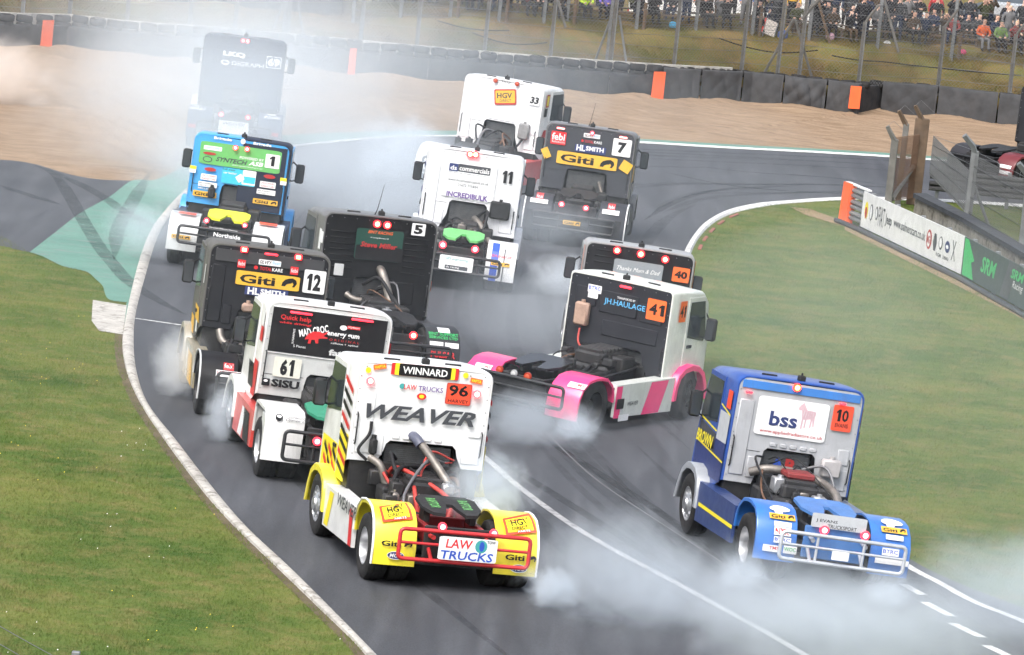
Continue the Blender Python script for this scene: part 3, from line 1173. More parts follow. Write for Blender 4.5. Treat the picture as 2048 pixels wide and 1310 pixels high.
for row in range(4):
    L = sorted([p for p in PERSONS if p[0] == row], key=lambda p: -p[1])
    for i, (_, x, o, pose, top, legs, head) in enumerate(L):
        act = {'sit_rest': 'seated', 'sit_camera': 'seated with hands at face', 'stand_rest': 'standing', 'stand_camera': 'standing with hands at face', 'stand_folded': 'standing with folded arms', 'stand_wave': 'standing with one hand raised'}[pose]
        hd = (head + ' hat') if head in CLOTH else head + ' hair'
        tag(o, '%s in %s jacket, %s, %s, %s from right' % (act, top.replace('_', ' '), hd, ROWN[row], ordw(i + 1)), 'person', 'spectators on the bank')
for off, x0, x1, lb in ((4.85, -6, 17.8, 'front'), (5.7, -4.2, 18, 'rear')):
    bn = tag(empty('bench', (0, 0, 0)), 'long %s plank bench carrying the seated spectators on the bank' % lb, 'bench')
    mb = MB()
    rs = []
    for x in np.linspace(x0, x1, 30):
        y, z = wall_y(x) + off + .02, float(np.interp(off, BO, BZ))
        rs.append([(x, y - .13, z + .28), (x, y + .15, z + .28), (x, y + .15, z + .325), (x, y - .13, z + .325)])
    mb.rings(rs)
    mb.build('seat_plank', WOOD, bn)
    for x in np.arange(x0 + .3, x1, 1.6):
        y, z = wall_y(x) + off + .02, float(np.interp(off, BO, BZ))
        mb = MB()
        mb.box(x - .04, x + .04, y - .1, y + .1, z - .15, z + .28)
        mb.build('leg', WOOD, bn)
# things the crowd brought
mb = MB()
xb, yb = 7.75, wall_y(7.75) + 4.2
zb_ = float(np.interp(4.2, BO, BZ))
cr_ = tag(empty('folding_chair', (xb, yb, zb_)), 'pale folding camp chair with red edge tipped on the grass before the crowd', 'chair')
mb.prism([(-.22, .12), (.20, .0), (.30, .48), (-.10, .62)], lambda u, v, w_: (u, w_ + .3 * v, v), 0, .03)
mb.build('seat_cloth', M('chair_cloth', (.55, .50, .45), .9), cr_)
mb = MB()
mb.prism([(-.27, .14), (-.22, .12), (-.10, .62), (-.15, .64)], lambda u, v, w_: (u, w_ + .3 * v, v), -.01, .05)
mb.build('edge_cloth', M('chair_red', (.7, .06, .04), .9), cr_)
for q in ([(-.2, 0, 0), (-.1, .2, .62)], [(.2, 0, 0), (.3, .15, .48)], [(.35, 0, -.02), (.75, .1, .55)]):
    mb = MB()
    mb.tube(q, .018, 6)
    mb.build('leg', GALV if q[0][0] < .3 else M('leg_yellow', (.6, .33, .04), .6), cr_)


def bag(x, off, s, col, label, nm='bag'):
    y, z = wall_y(x) + off, float(np.interp(off, BO, BZ))
    b = tag(empty(nm, (x, y, z - .02)), label, 'bag')
    mb = MB()
    mb.rings([[(r * s * math.cos(a) * 1.2, r * s * .7 * math.sin(a), hz * s) for a in np.linspace(0, 2 * math.pi, 13)[:-1]] for r, hz in ((.42, 0), (.5, .1), (.5, .55), (.36, .85), (.12, .95))])
    mb.build('sack', col, b, None, 50)
    mb = MB()
    mb.tube([(-.15 * s, 0, .9 * s), (-.1 * s, 0, 1.1 * s), (.1 * s, 0, 1.1 * s), (.15 * s, 0, .9 * s)], .02 * s, 6)
    mb.build('strap', CAB, b)


bag(8.25, 4.25, .30, M('bag_blue', (.08, .13, .34), .8), 'blue bag beside the tipped folding chair on the bank')
bag(14.62, 4.15, .19, M('bag_pink', (.80, .12, .25), .8), 'small bright pink bag at the foot of the wooden fence post')
bag(11.95, 4.2, .22, M('bag_white', (.7, .7, .7), .8), 'white bag on the grass below the standing spectators')
bag(9.9, 4.6, .26, M('bag_pale_pink', (.68, .42, .52), .8), 'pale pink and white bundle by the wooden brace')
bag(4.4, 4.6, .22, M('bag_sky', (.06, .35, .60), .8), 'light blue bag left of the orange jacket on the bank')

# vehicles parked behind the crowd


def road_wheel(parent, x, y, z, r=.34, wd=.2):
    mb = MB()
    mb.lathe([(r * .62, -wd / 2), (r * .9, -wd / 2), (r, -wd * .3), (r, wd * .3), (r * .9, wd / 2), (r * .62, wd / 2)], (0, 0, 0), 'y', 18)
    o = mb.build('wheel', RUBBER, parent, None, 50)
    o.location = (x, y, z)
    mb = MB()
    mb.lathe([(.01, -wd * .3), (r * .6, -wd * .35), (r * .63, 0)], (0, 0, 0), 'y', 18)
    mb.build('rim', ALLOY, o, None, 50)


def parked(name, x, off, prof, half, mat, label, cat, wins, wheels):
    y = wall_y(x) + off
    v = tag(empty(name, (x, y, float(np.interp(off, BO, BZ)))), label, cat)
    mb = MB()
    mb.rings([[(u, sg * (half - (.12 if zz > 1.3 else 0)) * k, zz) for u, zz in prof] for sg, k in ((-1, 1), (-1, .9), (1, .9), (1, 1))], True, True)
    mb.v = [(a, b, c) if abs(b) > half * .92 or True else (a, b, c + .03) for a, b, c in mb.v]
    mb.build('body', mat, v, None, 40)
    for w_ in wins:
        mb = MB()
        mb.prism(w_, lambda u, q, w2: (u, w2, q), -half - .012 + .12 * (w_[0][1] > 1.2), -half + .02 + .12 * (w_[0][1] > 1.2))
        mb.build('window', GLASS, v)
    for u in wheels:
        for sg in (-1, 1):
            road_wheel(v, u, sg * (half - .12), .34)
    for u in (min(p[0] for p in prof), max(p[0] for p in prof)):
        mb = MB()
        mb.box(u - .04, u + .04, -half * .8, -half * .5, .75, .92, .01)
        mb.build('lamp', M('lamp_red' if u < 0 else 'lamp_clear', (.4, .03, .03) if u < 0 else (.6, .6, .6), .2), v)


VAN = [(-2.6, .35), (-2.65, 1.0), (-2.6, 2.25), (-2.4, 2.4), (1.0, 2.4), (1.35, 2.3), (1.95, 1.45), (2.6, 1.15), (2.7, .8), (2.68, .35)]
CARP = [(-2.1, .3), (-2.15, .85), (-1.95, 1.0), (-1.3, 1.42), (.2, 1.48), (.55, 1.4), (1.2, 1.0), (2.0, .85), (2.1, .6), (2.08, .3)]
parked('white_van', 11.4, 9.6, VAN, .95, paint('van_white', (.78, .78, .77)), 'white panel van parked behind the crowd, left of the black car', 'van', [[(.3, 1.45), (1.0, 1.45), (.9, 2.1), (.3, 2.1)]], (-1.7, 1.75))
parked('black_car', 15.9, 9.4, CARP, .85, paint('car_black', (.02, .02, .022)), 'black car parked behind the crowd beside the white van', 'car', [[(-1.1, 1.0), (-.2, 1.0), (-.2, 1.36), (-.95, 1.34)], [(-.1, 1.0), (.9, 1.0), (.35, 1.36), (-.1, 1.36)]], (-1.35, 1.3))
parked('silver_van', 18.6, 11.0, VAN, .95, paint('van_silver', (.42, .43, .44)), 'silver grey van parked at the far right behind the crowd', 'van', [[(.3, 1.45), (1.0, 1.45), (.9, 2.1), (.3, 2.1)]], (-1.7, 1.75))
parked('white_van', 5.6, 10.5, VAN, .95, paint('van_white', (.78, .78, .77)), 'white van mostly above the picture edge behind the orange jacket', 'van', [[(.3, 1.45), (1.0, 1.45), (.9, 2.1), (.3, 2.1)]], (-1.7, 1.75))
gz = tag(empty('gazebo', (17.2, wall_y(17.2) + 13.5, .9)), 'dark grey pop-up gazebo canopy at the top right corner', 'gazebo')
mb = MB()
mb.rings([[(-2.2, -1.5, 1.95), (2.2, -1.5, 1.95), (2.2, 1.5, 1.95), (-2.2, 1.5, 1.95)], [(-2.2, -1.5, 2.2), (2.2, -1.5, 2.2), (2.2, 1.5, 2.2), (-2.2, 1.5, 2.2)], [(-.1, -.1, 2.9), (.1, -.1, 2.9), (.1, .1, 2.9), (-.1, .1, 2.9)]], False, True)
mb.build('canopy', M('canopy_cloth', (.07, .085, .10), .8), gz)
for sx in (-2.1, 2.1):
    for sy in (-1.4, 1.4):
        mb = MB()
        mb.cyl((sx, sy, 0), (sx, sy, 1.97), .025)
        mb.build('leg', GALV, gz)

# ---------------------------------------------------------------- infield barrier on the right
ab = tag(empty('advert_barrier', (0, 0, 0)), 'crash barrier with white and green advertising boards along the infield grass', 'barrier')
bb = [np.array(p) for p in GEO['board_bot']]


def board_pt(t):
    """point along the board line; t = 0 at the orange end"""
    n = len(bb) - 1
    s = t * n
    i = min(n - 1, int(s))
    return bb[i] * (1 - (s - i)) + bb[i + 1] * (s - i)


def bdir(i):
    d = bb[i + 1] - bb[i]
    return d / np.linalg.norm(d)


RAIL = M('armco_steel', (.30, .31, .32), .45, .5, .15, 4, .3)
for k in range(3):
    z0 = .16 + k * .30
    rs = []
    for i, p in enumerate(bb):
        nrm = bdir(min(i, len(bb) - 2))
        nv = np.array((nrm[1], -nrm[0]))
        if nv[1] > 0:
            nv = -nv
        rs.append([(*(p - nv * .10 + nv * d), z0 + q) for d, q in ((0, 0), (.07, .04), (.07, .09), (.0, .13), (.07, .17), (.07, .22), (0, .26), (-.02, .26), (-.02, 0))])
    mb = MB()
    mb.rings(rs)
    mb.build('rail', RAIL, ab)
for i in range(len(bb) - 1):
    Lg = np.linalg.norm(bb[i + 1] - bb[i])
    for s in np.arange(.3, Lg, 2.4):
        p = bb[i] + bdir(i) * s
        mb = MB()
        mb.box(p[0] + .12, p[0] + .24, p[1] + .12, p[1] + .24, 0, 1.05, .01)
        mb.build('post', GALV, ab)
d0 = bdir(2)
nv0 = np.array((d0[1], -d0[0]))
if nv0[1] > 0:
    nv0 = -nv0


def board_surf(origin, d, nv):
    return lambda u, z, off=0.0: (origin[0] + d[0] * u + nv[0] * off, origin[1] + d[1] * u + nv[1] * off, z)


def board(i, col, name, z0=.14, z1=1.08):
    o, d = bb[i], bdir(i)
    nv = np.array((d[1], -d[0]))
    if nv[1] > 0:
        nv = -nv
    Lg = float(np.linalg.norm(bb[i + 1] - bb[i]))
    S = board_surf(o, d, nv)
    mb = MB()
    mb.prism([(0, z0), (Lg, z0), (Lg, z1), (0, z1)], lambda u, z, w_: S(u, z, w_), .0, .03)
    return mb.build(name, col, ab), S, Lg


bw, S, Lg = board(2, paint('board_white', (.80, .80, .80)), 'advert_board')
S1 = lambda u, z: S(u, z, .036)


def blob(parent, cx, cz, w_, h_, mat, sf_=S1, n=16, name='logo'):
    mb = MB()
    mb.add([sf_(cx + math.cos(a) * w_ / 2, cz + math.sin(a) * h_ / 2) for a in np.linspace(0, 2 * math.pi, n + 1)[:-1]], [tuple(range(n))])
    return mb.build(name, mat, parent)


S2 = lambda u, z: S(u, z, .042)
fr = lambda x: (x - 235) / 565.0 * Lg
blob(bw, fr(262), .62, fr(272) - fr(252), .46, ink('yellow'))
blob(bw, fr(262), .56, fr(268) - fr(256), .3, ink('dred'), S2)
blob(bw, fr(291), .62, fr(300) - fr(282), .44, ink('slate'))
blob(bw, fr(291), .62, fr(297) - fr(285), .36, ink('pale_white'), S2)
blob(bw, fr(322), .66, fr(330) - fr(314), .36, ink('slate'))
blob(bw, fr(322), .66, fr(327) - fr(317), .27, ink('pale_white'), S2)
for tx, a, b, h_, bo_, dz in (('FIAT', 334, 369, .50, .0, 0), ('Jeep', 374, 411, .34, .02, -.02), ('www.palmerscars.co.uk', 421, 599, .30, .01, -.01), ('KGM', 664, 690, .09, .01, -.27), ('SUBARU', 700, 730, .09, .01, -.27)):
    lettering(tx, (fr(a) + fr(b)) / 2, .62 + dz, fr(b) - fr(a), h_, S1, ink('slate'), bw, bo_)
blob(bw, fr(620), .62, fr(634) - fr(606), .50, ink('dred'))
blob(bw, fr(620), .62, fr(629) - fr(611), .38, ink('white'), S2)
lettering('MG', fr(620), .62, fr(627) - fr(613), .2, lambda u, z: S(u, z, .048), ink('dred'), bw, .02)
blob(bw, fr(652), .62, fr(662) - fr(642), .5, ink('slate'), S1, 6)
blob(bw, fr(683), .66, fr(693) - fr(673), .34, ink('slate'))
blob(bw, fr(683), .67, fr(690) - fr(676), .26, ink('white'), S2)
blob(bw, fr(719), .64, fr(732) - fr(706), .3, ink('navy'))
blob(bw, fr(719), .64, fr(726) - fr(712), .1, ink('white'), S2)
lettering('X', fr(753), .62, fr(763) - fr(743), .5, S1, ink('slate'), bw)
bgd, S, Lg = board(3, paint('board_dark', (.055, .075, .07)), 'advert_board')
S1 = lambda u, z: S(u, z, .036)
mb = MB()
mb.add([S1(.15, .16), S1(1.3, .16), S1(.95, .55), S1(1.25, .62), S1(.5, 1.06), S1(.1, 1.06)], [(0, 1, 2, 3, 4, 5)])
mb.build('green_flash', ink('green'), bgd)
mb = MB()
mb.add([S(Lg * .62, .16, .034), S(Lg * .75, .16, .034), S(Lg * .86, 1.06, .034), S(Lg * .72, 1.06, .034)], [(0, 1, 2, 3)])
mb.build('grey_flash', ink('slate'), bgd)
lettering('SRM', Lg * .42, .66, Lg * .24, .4, S1, ink('green'), bgd, .03, .3)
lettering('SRM', Lg * .86, .82, Lg * .2, .24, S1, ink('green'), bgd, .03, .3)
lettering('Racing', Lg * .88, .56, Lg * .16, .22, lambda u, z: S(u, z, .04), ink('white'), bgd, .0, .35)
board(4, paint('board_dark', (.055, .075, .07)), 'advert_board')
o_, d_ = bb[0], bdir(0)
mb = MB()
nv = np.array((d_[1], -d_[0]))
nv = -nv if nv[1] > 0 else nv
S = board_surf(o_, d_, nv)
Lg = float(np.linalg.norm(bb[1] - bb[0]))
mb.prism([(-.1, .06), (Lg * .55, .06), (Lg * .62, 1.12), (0.02, 1.12)], lambda u, z, w_: S(u, z, w_), -.16, .03)
mb.build('orange_end_panel', ORM, ab)
mb = MB()
mb.prism([(0.0, 1.09), (np.linalg.norm(bb[2] - bb[0]), 1.07), (np.linalg.norm(bb[2] - bb[0]), 1.11), (0, 1.13)], lambda u, z, w_: S(u, z, w_), -.16, -.04)
mb.build('top_rail', M('rail_white', (.7, .7, .7), .5), ab)
mb = MB()
mb.tube([(*(p + nv * .12), .07) for p in bb], .07, 8)
mb.build('foot_pipe', BLACKTUBE, ab, None, 40)
# worn earth in front of the barrier
EARTH = m_mottle('worn_earth', (.20, .135, .08), (.34, .24, .15), 1.2, .95, 16, .6)
e1 = [tuple(p + nv0 * (.35 + .18 * math.sin(i * 1.7))) for i, p in enumerate([bb[0] - bdir(0) * 3.2] + [bb[0] - bdir(0) * 1.2] + bb)]
e2 = [tuple(p - nv0 * .2) for p in [bb[0] - bdir(0) * 3.0] + [bb[0] - bdir(0) * 1.2] + bb]
struct(sheet('worn_earth', e1 + e2[::-1], .010, EARTH))
# concrete retaining wall, posts and netting behind the boards
cw = GEO['cwall']
mb = MB()
CW = m_mottle('stained_concrete', (.16, .145, .12), (.32, .30, .26), 1.4, .9, 12, .4, (.10, .09, .075))
mb.rings([[(x, y, 0), (x, y, 1.0), (x + .25, y + .25, 1.0), (x + .25, y + .25, 0)] for x, y in cw])
rw = tag(mb.build('retaining_wall', CW), 'stained concrete retaining wall behind the white advertising board', 'wall')
mb = MB()
mb.rings([[(x - .06, y - .06, 1.0), (x - .06, y - .06, 1.12), (x + .3, y + .3, 1.12), (x + .3, y + .3, 1.0)] for x, y in cw])
mb.build('coping', M('coping_dark', (.05, .055, .062), .8, 0, .2, 3, .3), rw)
inf = tag(empty('infield_fence', (0, 0, 0)), 'galvanised infield fence with cranked posts behind the advertising boards', 'fence')
ip = []
for x, y in GEO['ipost']:
    mb = MB()
    mb.box(x - .10, x + .10, y - .06, y + .06, 0, 2.6, .015)
    mb.build('post', GALV, inf)
    mb = MB()
    mb.tube([(x, y, 2.55), (x - .08, y - .05, 2.72), (x - .34, y - .15, 2.98)], [.09, .09, .08], 4)
    mb.build('overhang_arm', GALV, inf)
    mb = MB()
    mb.tube([(x + .75, y + .1, .3), (x + .08, y, 1.7)], .05, 6)
    mb.build('brace', GALV, inf)
    ip.append((x, y))
tb = GEO['bpost']
line = [(tb[2][0] + .35, tb[2][1])] + ip + [(ip[1][0] + 2.5, ip[1][1] - 10)]
mb = MB()
for k, (a, b) in enumerate(zip(line[:-1], line[1:])):
    mesh_span(mb, a, b, .9, 2.0 if k == 0 else 2.5, .10, .0034)
tag(mb.build('wire_netting', WIRE, inf), kind='stuff')
for k in range(0, 9, 2):
    mb = MB()
    mb.tube([(x, y - .07, 1.0 + k * .2 * (.62 if i == 0 else 1)) for i, (x, y) in enumerate(line)], .006, 4)
    mb.build('strand_wire', WIRE, inf)
ts = tag(empty('timber_screen', (0, 0, 0)), 'weathered brown timber posts with netting at the end of the infield fence', 'fence')
for i, (x, y) in enumerate(tb):
    mb = MB()
    wd = (.10, .08, .20)[i]
    mb.box(x - wd, x + wd, y - .07, y + .07, 0, (1.95, 2.3, 2.45)[i], .02)
    mb.build('post', (GREYW, GREYW, WOOD)[i], ts)
    mb = MB()
    hz = (1.95, 2.3, 2.45)[i]
    mb.tube([(x, y, hz - .06), (x - .26, y - .1, hz + .34)], [.085, .06], 4)
    mb.build('overhang_arm', (GREYW, WOOD, WOOD)[i], ts)
    mb = MB()
    mb.tube([(x - .26, y - .1, hz + .33), (x - .1, y, hz + .5), (x + .3, y, hz + .2)], .005, 4)
    mb.build('barb_wire', WIRE, ts)
mb = MB()
mesh_span(mb, tb[0], tb[2], .2, 2.0, .09, .007)
tag(mb.build('wire_netting', M('rusty_wire', (.14, .08, .05), .8), ts), kind='stuff')
mb = MB()
mb.tube([(tb[0][0] + .1, tb[0][1], .3), (tb[2][0] - .1, tb[2][1], 1.1)], .07, 6)
mb.build('brace', GREYW, ts)
# steel barrier along the far side of the infield, in front of the passing truck
fb = tag(empty('inner_barrier', (0, 0, 0)), 'short grey steel barrier seen through the infield fence netting', 'barrier')
xa, ya = GEO['bpost'][2][0] + .5, GEO['bpost'][2][1] + 1.5
for k in range(2):
    mb = MB()
    mb.rings([[(x, ya - q, .32 + k * .34 + z) for q, z in ((0, 0), (.07, .04), (.07, .09), (0, .14), (.07, .19), (.07, .24), (0, .28), (-.02, .28), (-.02, 0))] for x in (xa, xa + 9)])
    mb.build('rail', M('old_rail', (.05, .052, .056), .6, .3, .2, 4, .4), fb)
for x in np.arange(xa + .2, xa + 9, 2):
    mb = MB()
    mb.box(x, x + .1, ya + .03, ya + .15, 0, 1.05, .01)
    mb.build('post', GALV, fb)

# slack wires of a fence close to the camera, bottom left
wf_ = tag(empty('wire_fence', (0, 0, 0)), 'few slack wires of a fence in the bottom left corner', 'fence')
for sx, sy, q in ((-8.1, 68.9, 0), (-4.9, 62.4, 1)):
    mb = MB()
    mb.box(sx - .05, sx + .05, sy - .05, sy + .05, 0, 1.3, .01)
    mb.build('post', GALV, wf_)
for z in (.55, .72, .88, 1.1):
    mb = MB()
    mb.tube([(-8.1 + 3.2 * t, 68.9 - 6.5 * t, z - .06 * math.sin(t * math.pi)) for t in np.linspace(0, 1, 9)], .006, 5)
    mb.build('strand_wire', WIRE, wf_)

# X, Y, heading, body roll, cab width, track width, roof, cab floor, cab back, wheelbase, fender top
FIT = {
    '96': [-0.671,77.055,-0.254,0.026,2.172,2.54,2.929,1.372,2.502,3.537,1.171],
    '10': [5.184,80.731,-0.23,0.071,2.167,2.537,2.793,1.044,2.445,3.61,1.15],
    '41': [0.599,94.792,0.518,0.042,2.255,2.485,2.546,0.841,2.654,3.6,1.1],
    '61': [-2.836,85.632,-0.192,0.053,2.172,2.46,2.684,1.068,1.83,3.617,1.17],
    '12': [-4.295,91.864,-0.145,0.038,2.236,2.47,2.829,1.272,2.011,3.739,1.1],
    '5': [-2.306,98.975,-0.251,0.03,2.285,2.473,2.867,0.994,1.99,3.6,1.1],
    '11': [-1.301,114.764,0.008,0.042,2.21,2.472,2.854,1.03,1.975,3.6,1.137],
    '7': [1.269,125.776,0.065,0.035,2.245,2.484,2.722,1.109,1.917,3.6,1.15],
    '33': [-1.599,136.092,0.33,0.049,2.289,2.471,2.874,1.059,1.987,3.6,1.116],
    '1': [-6.488,113.786,-0.003,0.042,2.186,2.511,2.711,1.132,1.916,3.6,1.109],
    '69': [-8.061,140.487,-0.04,0.019,2.251,2.567,2.95,1.064,2.022,3.6,1.11],
    '40': [2.34,100.5,-0.02,0.05,2.2,2.47,2.6,1.0,2.0,3.6,1.1],
}
